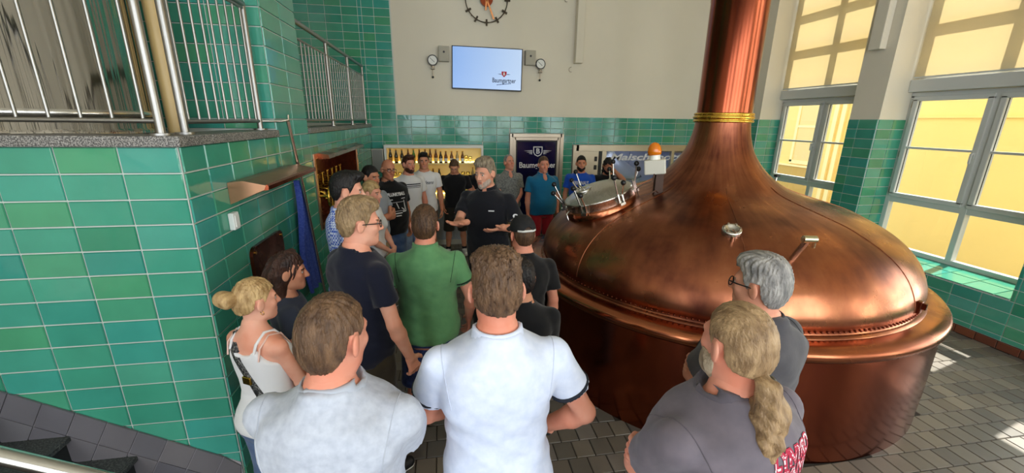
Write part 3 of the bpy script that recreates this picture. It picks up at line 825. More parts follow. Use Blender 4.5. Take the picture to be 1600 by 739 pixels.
for k in range(7):
    y = y0+0.35+k*0.24
    tb = MB().tube([(XS-0.32, y, 1.62), (XS-0.10, y, 1.62), (XS-0.03, y, 1.60), (XS-0.01, y, 1.53)], 0.022, 10).cyl((XS-0.16, y, 1.60), (XS-0.16, y, 1.78), 0.014).build('tap', BRASS, tap)
    MB().tube([(XS-0.16, y-0.05, 1.78), (XS-0.16, y+0.05, 1.78)], 0.012, 8).build('tap_handle', BRASS, tb)
Mw = Matrix.Translation((XS+0.14, y0+0.02, 1.62)) @ Matrix.Rotation(PI/2, 4, 'Y')
wl = MB().torus((0, 0, 0), 0.13, 0.014, M=Mw.to_3x3().to_4x4(), n=28)
wl.V = [v+Mw.translation for v in wl.V]
wl = wl.cyl((XS-0.05, y0+0.02, 1.62), (XS+0.17, y0+0.02, 1.62), 0.018).tube([(XS+0.14, y0-0.11, 1.62), (XS+0.14, y0+0.15, 1.62)], 0.009, 8).tube([(XS+0.14, y0+0.02, 1.49), (XS+0.14, y0+0.02, 1.75)], 0.009, 8).build('handwheel', BRASS, tap)
# steel standpipe and the blue cloth
sp = thing('steel_standpipe', (XS+0.09, 3.95, 0), 'thin steel pipe with a hooked top running down the tiles', 'pipe')
MB().tube([(XS-0.08, 3.74, 2.42), (XS+0.05, 3.82, 2.42), (XS+0.09, 3.86, 2.43), (XS+0.09, 3.87, 2.47)], 0.010, 8).build('hook', STEEL, sp)
MB().tube([(XS+0.09, 3.85, 2.42), (XS+0.09, 3.965, 2.0), (XS+0.10, 4.06, 1.5), (XS+0.11, 4.20, 0.7), (XS+0.11, 4.26, 0.0)], 0.016, 10).build('tube', STEEL, sp)
CLOTH_B = mat('blue_cloth', (38, 62, 150), 0.8, var=0.8, vscale=60, col2=(70, 92, 176), bump=0.3, bscale=60)
V = []; F = []; nu, nv = 14, 24
for j in range(nv+1):
    t_ = j/nv; z = 1.90-t_*1.10
    for i in range(nu+1):
        s_ = i/nu-0.5; w = 0.04+0.34*min(1, t_*1.6)
        y = 4.00+0.14*t_+s_*w
        x = XS+0.045+0.02*math.sin(s_*16+t_*2)+0.012*math.sin(t_*7)
        V.append((x, y, z))
for j in range(nv):
    for i in range(nu): F.append((j*(nu+1)+i, j*(nu+1)+i+1, (j+1)*(nu+1)+i+1, (j+1)*(nu+1)+i))
mb = MB(); mb._add(V, F, True); mb._add([Vector(v)+Vector((0.012, 0, 0)) for v in V], [f[::-1] for f in F], True)
single('hanging_cloth', mb, CLOTH_B, 'blue speckled cloth hanging from the thin steel pipe', 'cloth')
# grey steel cabinet in the far corner
gb = thing('steel_cabinet', (-1.2, 8.5, 1.3), 'grey steel wall box in the corner left of the bottle shelf', 'cabinet')
MB().box(-1.36, -1.14, 8.40, YB-0.011, 1.45, 1.89, bev=0.006).build('body', STEELW, gb)
MB().box(-1.345, -1.155, 8.392, 8.40, 1.47, 1.875, bev=0.003).build('door', mat('grey_door', (120, 118, 112), 0.4, 0.6), gb)

# ------------------------------------------------------------------ bottle shelf and counter
CREAM = mat('cream_panel', (244, 226, 160), 0.6)
LED = mat('led_strip', (255, 220, 130), 0.5, emit=(255, 214, 120), estr=6.0)
sh = thing('bottle_shelf', (-0.155, 8.5, 0.93), 'white framed wall shelf lit warm yellow behind the bar', 'shelf')
x0, x1 = -1.12, 0.81
mb = MB()
mb.box(x0, x1, 8.36, YB-0.012, 1.905, 1.963, bev=0.005).box(x0, x0+0.045, 8.36, YB-0.012, 0.95, 1.91, bev=0.005).box(x1-0.045, x1, 8.36, YB-0.012, 0.95, 1.91, bev=0.005)
mb.build('frame', WHITE, sh)
MB().box(x0+0.04, x1-0.04, YB-0.03, YB-0.014, 0.95, 1.91).build('back_panel', CREAM, sh)
for z in (1.60, 1.25):
    s_ = MB().box(x0+0.045, x1-0.045, 8.37, YB-0.03, z-0.010, z+0.010).build('shelf_board', mat('frosted_shelf', (246, 236, 196), 0.35), sh)
    MB().box(x0+0.06, x1-0.06, YB-0.045, YB-0.031, z+0.012, z+0.026).build('led_strip', LED, s_)
MB().box(x0+0.06, x1-0.06, YB-0.045, YB-0.031, 0.965, 0.985).build('led_strip', LED, sh)
BOTG = {'green': mat('green_bottle', (58, 120, 40), 0.06, coat=0.4), 'dark': mat('dark_bottle', (38, 30, 16), 0.06, coat=0.4), 'brown': mat('brown_bottle', (104, 56, 18), 0.06, coat=0.4), 'clear': mat('pale_bottle', (176, 158, 110), 0.06, coat=0.4)}
PAPER = [mat('label_cream', (226, 206, 150), 0.6), mat('label_white', (232, 230, 220), 0.6), mat('label_gold', (190, 140, 50), 0.5)]
def bottle(x, y, z, kind, h, lab, label, grp):
    b = thing('beer_bottle', (x, y, z), label, 'bottle', grp)
    s = h/0.27; c = (x, y, z)
    pr = [(0.001, 0), (0.031, 0.0), (0.034, 0.006), (0.034, 0.13), (0.032, 0.15), (0.022, 0.185), (0.015, 0.21), (0.0135, 0.245), (0.015, 0.252), (0.015, 0.262), (0.012, 0.265)]
    MB().lathe([(r*1.05, v*s) for r, v in pr], c, 14).build('glass_body', BOTG[kind], b)
    MB().lathe([(0.0364, 0.03*s), (0.0366, 0.035*s), (0.0366, 0.10*s), (0.0364, 0.105*s)], c, 14).build('paper_label', PAPER[lab], b)
    MB().lathe([(0.0162, 0.247*s), (0.017, 0.25*s), (0.017, 0.268*s), (0.001, 0.272*s)], c, 10).build('cap', PAPER[2], b)
top_row = [(-1.014, 'dark', .285, 2), (-.906, 'dark', .27, 2), (-.793, 'dark', .27, 0), (-.672, 'brown', .275, 0), (-.568, 'green', .275, 2), (-.455, 'brown', .27, 0), (-.343, 'brown', .27, 1), (-.246, 'brown', .275, 0), (-.135, 'brown', .27, 0), (-.04, 'dark', .235, 1), (.063, 'brown', .235, 1), (.177, 'brown', .235, 1), (.29, 'clear', .235, 1), (.395, 'brown', .235, 1)]
od = ['first', 'second', 'third', 'fourth', 'fifth', 'sixth', 'seventh', 'eighth', 'ninth', 'tenth', 'eleventh', 'twelfth', 'thirteenth', 'fourteenth']
for k, (x, kd, h, lb) in enumerate(top_row):
    bottle(x, 8.45, 1.61, kd, h, lb, '%s glass bottle on the top shelf, %s from the left' % ({'clear': 'pale', 'dark': 'dark', 'brown': 'brown', 'green': 'bright green'}[kd], od[k]), 'bottles on the top shelf')
for k, (x, kd, h, lb) in enumerate([(-0.20, 'brown', .24, 0), (-0.08, 'dark', .24, 2), (0.60, 'clear', .26, 1)]):
    bottle(x, 8.45, 1.26, kd, h, lb, '%s glass bottle on the middle shelf %s' % ({'clear': 'pale', 'dark': 'dark', 'brown': 'brown'}[kd], ['left of the man looking down', 'just behind the man looking down', 'at its right end'][k]), 'bottles on the middle shelf')
def glass_cup(x, y, z, h, r, label):
    g = thing('beer_glass', (x, y, z), label, 'glass', 'beer glasses on the shelves')
    MB().lathe([(0.001, 0.0), (r*0.75, 0.0), (r*0.8, 0.008), (r*0.35, 0.02), (r*0.3, 0.03), (r*0.8, 0.05), (r, h*0.6), (r*0.9, h), (r*0.87, h), (r*0.96, h*0.6), (r*0.7, 0.055), (0.001, 0.05)], (x, y, z), 16).build('bowl', GLASSC, g)
    MB().lathe([(r*1.0, h*0.93), (r*0.94, h*0.965), (r*0.915, h)], (x, y, z), 16).build('gold_rim', BRASS, g)
glass_cup(0.47, 8.45, 1.61, 0.15, 0.033, 'small stemmed beer glass right of the top row of bottles')
glass_cup(0.55, 8.45, 1.61, 0.13, 0.033, 'smaller stemmed glass at the right end of the top shelf')
for k, x in enumerate((-0.95, -0.85, -0.33, 0.40, 0.50)):
    glass_cup(x, 8.45, 1.26, 0.17, 0.036, 'stemmed beer glass on the middle shelf, %s' % ['farthest left', 'second from the left', 'middle one', 'fourth from the left', 'farthest right'][k])
for k, x in enumerate((0.46, 0.58, 0.70)):
    glass_cup(x, 8.45, 0.955, 0.17, 0.036, 'stemmed beer glass standing on the bar top, %s' % ['left one', 'middle one', 'right one'][k])
bar = thing('bar_counter', (-0.155, 8.3, 0), 'pale blue white bar counter below the bottle shelf', 'bar counter')
BARW = mat('bar_white', (198, 206, 220), 0.45)
MB().box(-1.13, 0.815, 8.06, YB-0.012, 0.905, 0.95, bev=0.006).build('worktop', BARW, bar)
MB().box(-1.12, 0.80, 8.10, YB-0.012, 0.0, 0.905).build('body', BARW, bar)
MB().box(-1.12, 0.80, 8.085, 8.10, 0.0, 0.10, bev=0.003).build('plinth', WHITE, bar)
for k in range(3):
    a = -1.10+k*0.635
    MB().box(a, a+0.61, 8.088, 8.10, 0.14, 0.87, bev=0.005).build('front_panel', BARW, bar)

# ------------------------------------------------------------------ door and inner window of the back wall
dr = bpy.data.objects.new('door_1', None); COL.objects.link(dr); dr.location = (1.95, YB, 0); ORG[dr.name] = dr.location.copy(); dr['kind'] = 'structure'
def uframe(mb, xa, xb, zt, w, ya, yb, zb=0.0, bottom=False):
    mb.box(xa, xa+w, ya, yb, zb, zt, bev=0.004); mb.box(xb-w, xb, ya, yb, zb, zt, bev=0.004); mb.box(xa+w*0.5, xb-w*0.5, ya, yb, zt-w, zt, bev=0.004)
    if bottom: mb.box(xa+w*0.5, xb-w*0.5, ya, yb, zb, zb+w, bev=0.004)
    return mb
uframe(MB(), 1.375, 2.525, 2.19, 0.075, YB-0.07, YB+0.02).build('outer_frame', STEELW, dr)
uframe(MB(), 1.45, 2.45, 2.115, 0.06, YB-0.05, YB+0.02).build('inner_frame', STEELW, dr)
dlf = MB().box(1.505, 2.395, YB-0.03, YB-0.012, 0.02, 2.06).build('leaf', DGLASS, dr)
uframe(MB(), 1.505, 2.395, 2.06, 0.035, YB-0.036, YB-0.029, 0.02, True).build('leaf_frame', BLACK, dlf)
SIGNW = mat('sign_white', (222, 222, 226), 0.5)
text_on('Baumgartner', 0.165, (1.98, YB-0.032, 1.54), (1, 0, 0), (0, 0, 1), SIGNW, dlf, bold=0.003, width=0.80)
def crest(parent, cx, y, cz, s, m1, m2):
    P = [(-0.5, 0.5), (0.5, 0.5), (0.5, -0.1), (0.35, -0.38), (0, -0.55), (-0.35, -0.38), (-0.5, -0.1)]
    MB().prism([(cx+a*s, cz+b*s) for a, b in P], 'y', y-0.002, y).build('crest', m1, parent)
    MB().prism([(cx+a*s*0.8, cz+b*s*0.8) for a, b in P], 'y', y-0.004, y-0.002).build('crest_field', m2, parent)
    text_on('B', s*0.75, (cx, y-0.0045, cz), (1, 0, 0), (0, 0, 1), m1, parent, bold=0.004, extrude=0.001)
    mb = MB()
    for sg in (-1, 1):
        for k in range(3): mb.prism([(cx+sg*s*(0.6), cz+s*(0.12-0.16*k)), (cx+sg*s*(1.5-0.25*k), cz+s*(0.05-0.14*k)), (cx+sg*s*0.6, cz+s*(0.02-0.16*k))], 'y', y-0.002, y)
    mb.build('crest_wings', m1, parent)
crest(dlf, 1.98, YB-0.031, 1.83, 0.20, SIGNW, DGLASS)
iw = bpy.data.objects.new('window_5', None); COL.objects.link(iw); iw.location = (4.3, YB, 0.82); ORG[iw.name] = iw.location.copy(); iw['kind'] = 'structure'
uframe(MB(), 2.745, 6.05, 1.965, 0.13, YB-0.06, YB+0.03, 0.82, True).box(3.40, 3.50, YB-0.055, YB+0.03, 0.9, 1.9, bev=0.004).box(5.02, 5.09, YB-0.055, YB+0.03, 0.9, 1.9, bev=0.004).build('window_frame', STEELW, iw)
sd = MB().box(2.875, 3.33, YB-0.03, YB-0.012, 0.95, 1.835).build('steel_panel', STEELW, iw)
MB().box(3.335, 3.40, YB-0.04, YB-0.014, 0.95, 1.835).build('dark_strip', BLACK, iw)
for z in (1.44, 1.62): MB().box(3.24, 3.30, YB-0.042, YB-0.03, z, z+0.10, bev=0.003).build('switch', BLACK, sd)
for xa, xb in ((3.50, 5.02), (5.09, 5.93)):
    MB().box(xa, xb, YB-0.012, YB-0.007, 0.95, 1.835).build('pane', PANE, iw)
text_on('Maischebottich', 0.20, (4.62, YB-0.014, 1.70), (1, 0, 0), (0, 0, 1), SIGNW, iw, bold=0.005, shear=0.25, width=2.05)
# the room behind that glass
COOL = mat('cool_wall', (188, 196, 224), 0.8)
struct('wall_rear_room_back', MB().box(2.6, 7.1, 12.0, 12.2, 0, 3.2), COOL); struct('wall_rear_room_left', MB().box(2.5, 2.6, 8.9, 12.2, 0, 3.2), COOL); struct('wall_rear_room_right', MB().box(7.1, 7.2, 8.9, 12.2, 0, 3.2), COOL)
struct('ceiling_rear_room', MB().box(2.5, 7.2, 8.9, 12.2, 3.2, 3.3), COOL); struct('floor_rear_room', MB().box(2.6, 7.1, 8.9, 12.0, -0.1, 0.0), mat('rear_floor', (140, 140, 146), 0.6))
vt = thing('mash_tun', (4.1, 10.2, 0), 'pale steel mash tun with a sloping top behind the inner window', 'tun')
MB().lathe([(0.95, 0.0), (0.95, 1.15), (0.92, 1.22), (0.35, 1.62), (0.22, 1.72), (0.22, 2.6)], (4.1, 10.2, 0), 48).build('shell', mat('white_enamel', (176, 182, 196), 0.35, 0.3), vt)
MB().lathe([(0.97, 1.10), (0.985, 1.12), (0.97, 1.14)], (4.1, 10.2, 0), 48).build('band', STEEL, vt)
dt = thing('steel_duct', (6.0, 11.0, 1.6), 'round steel duct crossing the room behind the inner window', 'duct')
MB().tube([(5.45, 10.9, 1.98), (6.95, 10.55, 1.92)], 0.30, 24).build('tube', STEELB, dt)
MB().tube([(5.7, 10.84, 1.97), (5.76, 10.825, 1.968)], 0.315, 24).build('joint_ring', STEEL, dt)
for x in (5.8, 6.6): MB().cyl((x, 10.9-(x-5.45)*0.233, 2.2), (x, 10.9-(x-5.45)*0.233, 3.2), 0.012, n=8).build('hanger', STEEL, dt)
cbx = thing('control_cabinet', (5.2, 11.6, 0), 'grey blue cabinet behind the inner window', 'cabinet')
MB().box(4.75, 5.35, 11.3, 11.95, 0, 1.75, bev=0.01).build('body', mat('cab_blue', (150, 160, 196), 0.5), cbx)
MB().box(4.78, 5.32, 11.285, 11.30, 0.1, 1.70, bev=0.004).build('door', mat('cab_blue2', (168, 176, 206), 0.45), cbx)
cl = thing('added_ceiling_lamp', (4.7, 10.2, 3.1), 'unseen white lamp panel added to light the room behind the inner window', 'lamp')  # added lamp, out of view, so the rear room reads bright through the glass
MB().box(3.7, 5.9, 9.9, 10.4, 3.15, 3.2).build('housing', WHITE, cl)
MB().box(3.75, 5.85, 9.93, 10.37, 3.14, 3.15).build('diffuser', mat('lamp_white', (255, 255, 255), 0.5, emit=(226, 234, 255), estr=3.5), cl)

# ------------------------------------------------------------------ screen, speakers, gauges, clock on the white wall
tv = thing('wall_screen', (0.91, YB-0.05, 3.4), 'flat wall screen showing a light blue slide with a logo', 'screen')
Mt = Matrix.Translation((0.912, YB-0.085, 3.41)) @ Matrix.Rotation(0.022, 4, 'Y') @ Matrix.Rotation(-0.06, 4, 'Z') @ Matrix.Rotation(-0.04, 4, 'X')
MB().box(-0.685, 0.685, -0.0, 0.045, -0.392, 0.392, M=Mt, bev=0.006).build('casing', BLACK, tv)
MB().cyl((0.91, YB-0.03, 3.4), (0.91, YB+0.003, 3.4), 0.15).build('wall_mount', BLACK, tv)
def screen_mat():
    mt = bpy.data.materials.new('screen_slide'); mt.use_nodes = True; nt = mt.node_tree
    b = nt.nodes['Principled BSDF']; b.inputs['Base Color'].default_value = (0.01, 0.01, 0.012, 1); b.inputs['Roughness'].default_value = 0.25
    tc = nt.nodes.new('ShaderNodeTexCoord'); sx = nt.nodes.new('ShaderNodeSeparateXYZ'); nt.links.new(tc.outputs['Generated'], sx.inputs[0])
    cr = nt.nodes.new('ShaderNodeValToRGB'); cr.color_ramp.elements[0].color = srgb(138, 178, 236); cr.color_ramp.elements[1].color = srgb(188, 212, 242)
    nt.links.new(sx.outputs[0], cr.inputs[0]); nt.links.new(cr.outputs[0], b.inputs['Emission Color']); b.inputs['Emission Strength'].default_value = 0.62
    return mt
dsp = MB().box(-0.668, 0.668, -0.003, 0.0, -0.372, 0.376, M=Mt).build('display', screen_mat(), tv)
NAVY = mat('print_navy', (22, 34, 64), 0.6); REDP = mat('print_red', (196, 40, 60), 0.6)
ux, uz = Mt.to_3x3() @ Vector((1, 0, 0)), Mt.to_3x3() @ Vector((0, 0, 1))
text_on('Baumgartner', 0.12, Mt @ Vector((0.33, -0.006, -0.205)), ux, uz, NAVY, dsp, bold=0.0015, width=0.46, extrude=0.001)
P = [(-0.5, 0.5), (0.5, 0.5), (0.5, -0.1), (0, -0.55), (-0.5, -0.1)]
cc = Mt @ Vector((0.33, -0.004, -0.085))
mb = MB(); mb._add([cc+ux*(a*0.10)+uz*(b*0.10) for a, b in P], [tuple(range(5))]); mb.build('crest', REDP, dsp)
text_on('B', 0.07, Mt @ Vector((0.33, -0.006, -0.082)), ux, uz, mat('print_white', (240, 240, 240), 0.6), dsp, bold=0.004, extrude=0.001)
mb = MB()
for sg in (-1, 1): mb._add([Mt @ Vector((0.33+sg*0.06, -0.005, -0.08)), Mt @ Vector((0.33+sg*0.13, -0.005, -0.085)), Mt @ Vector((0.33+sg*0.06, -0.005, -0.095))], [(0, 1, 2)])
mb.build('crest_wings', NAVY, dsp)
mb = MB()
for k in range(9): mb._add([Mt @ Vector((0.19+k*0.032, -0.005, -0.295+0.004*k)), Mt @ Vector((0.212+k*0.032, -0.005, -0.293+0.004*k)), Mt @ Vector((0.215+k*0.032, -0.005, -0.275+0.004*k)), Mt @ Vector((0.193+k*0.032, -0.005, -0.279+0.004*k))], [(0, 1, 2, 3)])
mb.build('slogan', mat('print_blue', (60, 84, 140), 0.6), dsp)
SPK = mat('speaker_grey', (172, 166, 150), 0.6)
for nm, xa, xb, za, zb in (('left', -0.015, 0.185, 3.515, 3.785), ('right', 1.66, 1.865, 3.50, 3.77)):
    s_ = thing('wall_speaker', ((xa+xb)/2, YB, za), 'small beige loudspeaker on the %s side of the wall screen' % nm, 'loudspeaker', 'loudspeakers beside the wall screen')
    MB().box(xa, xb, YB-0.12, YB+0.003, za, zb, bev=0.008).build('case', SPK, s_)
    MB().cyl(((xa+xb)/2, YB-0.126, (za+zb)/2+0.03), ((xa+xb)/2, YB-0.118, (za+zb)/2+0.03), 0.020).build('tweeter', BLACK, s_)
    MB().box(xa+0.012, xb-0.012, YB-0.124, YB-0.119, za+0.012, zb-0.012, bev=0.002).build('grille', SPK, s_)
for nm, x, z in (('left', -0.13, 3.53), ('right', 1.97, 3.53)):
    g = thing('pressure_gauge', (x, YB, z-0.3), 'round pressure gauge on the white wall %s of the screen' % nm, 'gauge', 'pressure gauges beside the screen')
    MB().cyl((x, YB-0.06, z), (x, YB-0.10, z), 0.098, n=32).build('case', BLACK, g)
    MB().cyl((x, YB-0.10, z), (x, YB-0.104, z), 0.080, n=32).build('dial', WHITE, g)
    MB().prism([(x-0.05, z+0.045), (x+0.035, z-0.03), (x+0.03, z-0.036), (x-0.055, z+0.04)], 'y', YB-0.108, YB-0.105).build('needle', BLACK, g)
    MB().cyl((x, YB-0.08, z-0.09), (x, YB-0.08, z-0.15), 0.018).cyl((x-0.035, YB-0.08, z-0.14), (x+0.035, YB-0.08, z-0.14), 0.022).cyl((x, YB-0.08, z-0.14), (x, YB+0.003, z-0.14), 0.014).build('valve', STEELW, g)
    MB().tube([(x, YB-0.08, z-0.15), (x-0.005, YB-0.08, z-0.29)], 0.008, 8).build('stem', STEELW, g)
    MB().sphere((x-0.005, YB-0.08, z-0.30), 0.022, 10, 6).build('knob', BLACK, g)
ck = thing('wall_clock', (0.905, YB, 4.2), 'open ring wall clock with bar hour marks and a copper centre', 'clock')
cz = 4.625; DK = mat('dark_bronze', (62, 52, 38), 0.5, 0.6)
Mc = Matrix.Rotation(PI/2, 4, 'X')
MB().torus((0.905, YB-0.06, cz), 0.395, 0.009, M=Mc, n=64, m=6).build('ring', DK, ck)
for k in range(12):
    a = k*PI/6; Mh = Matrix.Translation((0.905+0.395*math.sin(a), YB-0.06, cz+0.395*math.cos(a))) @ Matrix.Rotation(a, 4, 'Y')
    MB().box(-0.016, 0.016, -0.014, 0.014, -0.055, 0.055, M=Mh).build('hour_mark', DK, ck)
    MB().box(-0.032, 0.032, -0.012, 0.012, -0.009, 0.009, M=Mh).build('hour_mark', DK, ck)
for k in range(4):
    a = k*PI/2+PI/4; MB().cyl((0.905+0.395*math.sin(a), YB-0.06, cz+0.395*math.cos(a)), (0.905+0.395*math.sin(a), YB+0.003, cz+0.395*math.cos(a)), 0.008).build('standoff', DK, ck)
MB().cyl((0.905, YB+0.003, cz), (0.905, YB-0.07, cz), 0.118, n=40).build('centre_disc', COPPERP, ck)
for a, ln, nm in ((math.radians(158), 0.36, 'minute_hand'), (math.radians(186), 0.19, 'hour_hand')):
    Mh = Matrix.Translation((0.905, YB-0.078, cz)) @ Matrix.Rotation(a, 4, 'Y')
    MB().box(-0.014, 0.014, -0.006, 0.006, -0.05, ln, M=Mh).build(nm, mat('bright_copper', (220, 150, 100), 0.25, 1.0), ck)
for x, z, nm in ((2.625, 3.455, 'lower'), (2.47, 4.72, 'upper')):
    q = MB().torus((x, YB-0.02, z), 0.045, 0.006, M=Mc, n=20, m=6, a0=PI/2, a1=1.5*PI+0.3)
    single('wall_hook', q, STEELW, 'small curved hook on the white wall, the %s of two' % nm, 'hook')

# ------------------------------------------------------------------ the yellow building across the yard
fac = thing('yellow_building', (11.5, 8, -0.6), 'sunny yellow rendered building outside the windows', 'building')
MB().box(11.0, 12.0, -8, 26, -0.6, 5.0).build('wall', YELLOW, fac)
MB().box(10.97, 11.0, 10.7, 26, -0.6, 1.16).build('base_course', YELLOWD, fac)
MB().box(10.94, 11.0, 10.7, 26, 1.16, 1.22).build('ledge', YELLOWL, fac)
MB().box(10.95, 11.0, -8, 9.7, 2.62, 2.66).build('string_course', YELLOW, fac)
for y in (9.78, 10.05, 10.28): MB().box(10.93, 11.0, y, y+0.12, -0.6, 4.95).build('pilaster', YELLOWL, fac)
for y0 in (10.75, 12.9):
    wf = MB()
    wf.box(10.95, 11.0, y0, y0+0.9, 1.25, 1.36).box(10.95, 11.0, y0, y0+0.09, 1.3, 3.4).box(10.95, 11.0, y0+0.81, y0+0.9, 1.3, 3.4).box(10.95, 11.0, y0, y0+0.9, 3.3, 3.4).box(10.955, 11.0, y0, y0+0.9, 2.35, 2.42)
    w_ = wf.build('window', YELLOWL, fac)
    for za, zb in ((1.36, 2.35), (2.42, 3.3)): MB().box(10.975, 10.985, y0+0.09, y0+0.81, za, zb).build('pane', mat('far_pane', (232, 202, 128), 0.2), w_)
struct('floor_yard', MB().box(6.95, 11.0, -8, 26, -0.7, -0.6), mat('yard', (150, 142, 130), 0.9))
# ------------------------------------------------------------------ people: smooth implicit bodies, meshed with surface nets
def smin(a, b, k):
    h = np.clip(0.5+0.5*(b-a)/k, 0, 1)
    return b+(a-b)*h-k*h*(1-h)
class Field:
    def __init__(s, lo, hi, h):
        s.h = h; s.lo = np.array(lo, float)-2*h
        n = np.ceil((np.array(hi)+2*h-s.lo)/h).astype(int)+1
        s.n = n; s.F = np.full(n, 0.5)
        s.ax = [s.lo[i]+h*np.arange(n[i]) for i in range(3)]
    def sl(s, lo, hi, mg):
        r = []
        for i in range(3):
            a = int(max(0, math.floor((lo[i]-mg-s.lo[i])/s.h))); b = int(min(s.n[i], math.ceil((hi[i]+mg-s.lo[i])/s.h)+1))
            if b <= a: return None
            r.append(slice(a, b))
        X = s.ax[0][r[0]][:, None, None]; Y = s.ax[1][r[1]][None, :, None]; Z = s.ax[2][r[2]][None, None, :]
        return tuple(r), X, Y, Z
    def add(s, prim, k=0.02, mg=0.05):
        f, lo, hi = prim
        q = s.sl(lo, hi, mg+k)
        if q is None: return s
        r, X, Y, Z = q
        s.F[r] = smin(s.F[r], f(X, Y, Z), k) if k > 0 else np.minimum(s.F[r], f(X, Y, Z))
        return s
    def cut(s, prim, k=0.0):
        f, lo, hi = prim
        q = s.sl(lo, hi, 0.06)
        if q is None: return s
        r, X, Y, Z = q
        d = -f(X, Y, Z)
        s.F[r] = np.maximum(s.F[r], d) if k <= 0 else -smin(-s.F[r], -d, k)
        return s
    def clip(s, f):
        """keep only where f < 0"""
        X, Y, Z = s.ax[0][:, None, None], s.ax[1][None, :, None], s.ax[2][None, None, :]
        s.F = np.maximum(s.F, f(X, Y, Z)); return s
    def noise(s, amp, fr, seed):
        r = np.random.default_rng(seed); X, Y, Z = s.ax[0][:, None, None], s.ax[1][None, :, None], s.ax[2][None, None, :]
        for _ in range(5):
            w = r.normal(0, 1, 3)*fr
            s.F = s.F+amp*np.sin(w[0]*X+w[1]*Y+w[2]*Z+r.uniform(0, 6.28))*0.45
        return s
    def mesh(s):
        F = s.F; S = F < 0
        nx, ny, nz = F.shape
        acc = np.zeros((3, nx-1, ny-1, nz-1), np.float32); cnt = np.zeros((nx-1, ny-1, nz-1), np.float32)
        cor = [(i, j, k) for i in (0, 1) for j in (0, 1) for k in (0, 1)]
        def g(A, c): return A[c[0]:nx-1+c[0], c[1]:ny-1+c[1], c[2]:nz-1+c[2]]
        act = np.zeros_like(cnt, bool); s0 = g(S, (0, 0, 0))
        for c in cor[1:]: act |= g(S, c) != s0
        idc = np.argwhere(act)
        if len(idc) == 0: return np.zeros((0, 3)), np.zeros((0, 4), int)
        P = np.zeros((len(idc), 3)); C = np.zeros(len(idc))
        i, j, k = idc.T
        for c in cor:
            for a in range(3):
                if c[a] == 0:
                    e = list(c); e[a] = 1
                    fa = F[i+c[0], j+c[1], k+c[2]]; fb = F[i+e[0], j+e[1], k+e[2]]
                    m_ = (fa < 0) != (fb < 0)
                    t = np.where(m_, fa/np.where(m_, fa-fb, 1), 0)
                    p = np.tile(np.array(c, float), (len(idc), 1)); p[:, a] += t
                    P += p*m_[:, None]; C += m_
        V = (idc+P/C[:, None])*s.h+s.lo
        idx = np.full(act.shape, -1, np.int32); idx[i, j, k] = np.arange(len(idc))
        Q = []
        for a in range(3):
            b, c = (a+1) % 3, (a+2) % 3
            sa = [slice(None)]*3; sb = [slice(None)]*3; sa[a] = slice(0, -1); sb[a] = slice(1, None)
            S0, S1 = S[tuple(sa)], S[tuple(sb)]
            e = np.argwhere(S0 != S1)
            ok = (e[:, b] > 0) & (e[:, c] > 0) & (e[:, b] < F.shape[b]-1) & (e[:, c] < F.shape[c]-1)
            e = e[ok]
            if not len(e): continue
            inside = S0[tuple(e.T)]
            def cell(db, dc):
                q = e.copy(); q[:, b] -= db; q[:, c] -= dc
                return idx[tuple(q.T)]
            q = np.stack([cell(1, 1), cell(0, 1), cell(0, 0), cell(1, 0)], 1)
            q[~inside] = q[~inside][:, ::-1]
            Q.append(q)
        return V, np.concatenate(Q)

def bb(*pts, r=0.0):
    A = np.array(pts, float); return A.min(0)-r, A.max(0)+r
def rcone(a, b, ra, rb):
    a = np.array(a, float); b = np.array(b, float); d = b-a; L = max(1e-9, d@d)
    def f(X, Y, Z):
        x, y, z = X-a[0], Y-a[1], Z-a[2]
        t = np.clip((x*d[0]+y*d[1]+z*d[2])/L, 0, 1)
        return np.sqrt((x-t*d[0])**2+(y-t*d[1])**2+(z-t*d[2])**2)-(ra+t*(rb-ra))
    lo, hi = bb(a, b, r=max(ra, rb)); return f, lo, hi
def ell(c, r, R=None):
    c = np.array(c, float); r = np.array(r, float); mr = r.min()
    def f(X, Y, Z):
        x, y, z = X-c[0], Y-c[1], Z-c[2]
        if R is not None:
            x, y, z = (R[0][0]*x+R[1][0]*y+R[2][0]*z), (R[0][1]*x+R[1][1]*y+R[2][1]*z), (R[0][2]*x+R[1][2]*y+R[2][2]*z)
        q = np.sqrt((x/r[0])**2+(y/r[1])**2+(z/r[2])**2)
        return (q-1)*mr
    return f, c-r.max(), c+r.max()
TZ = np.array([0.80, 0.86, 0.92, 0.97, 1.04, 1.11, 1.19, 1.27, 1.34, 1.40, 1.445, 1.48, 1.51, 1.54])
T_M = (np.array([.140, .165, .176, .174, .164, .158, .163, .174, .183, .180, .158, .106, .074, .058]), np.array([.098, .116, .122, .118, .108, .106, .112, .120, .124, .118, .102, .080, .062, .055]))
T_F = (np.array([.150, .176, .184, .176, .150, .136, .138, .148, .156, .152, .134, .092, .064, .050]), np.array([.100, .120, .124, .114, .096, .090, .096, .104, .106, .100, .088, .070, .055, .048]))

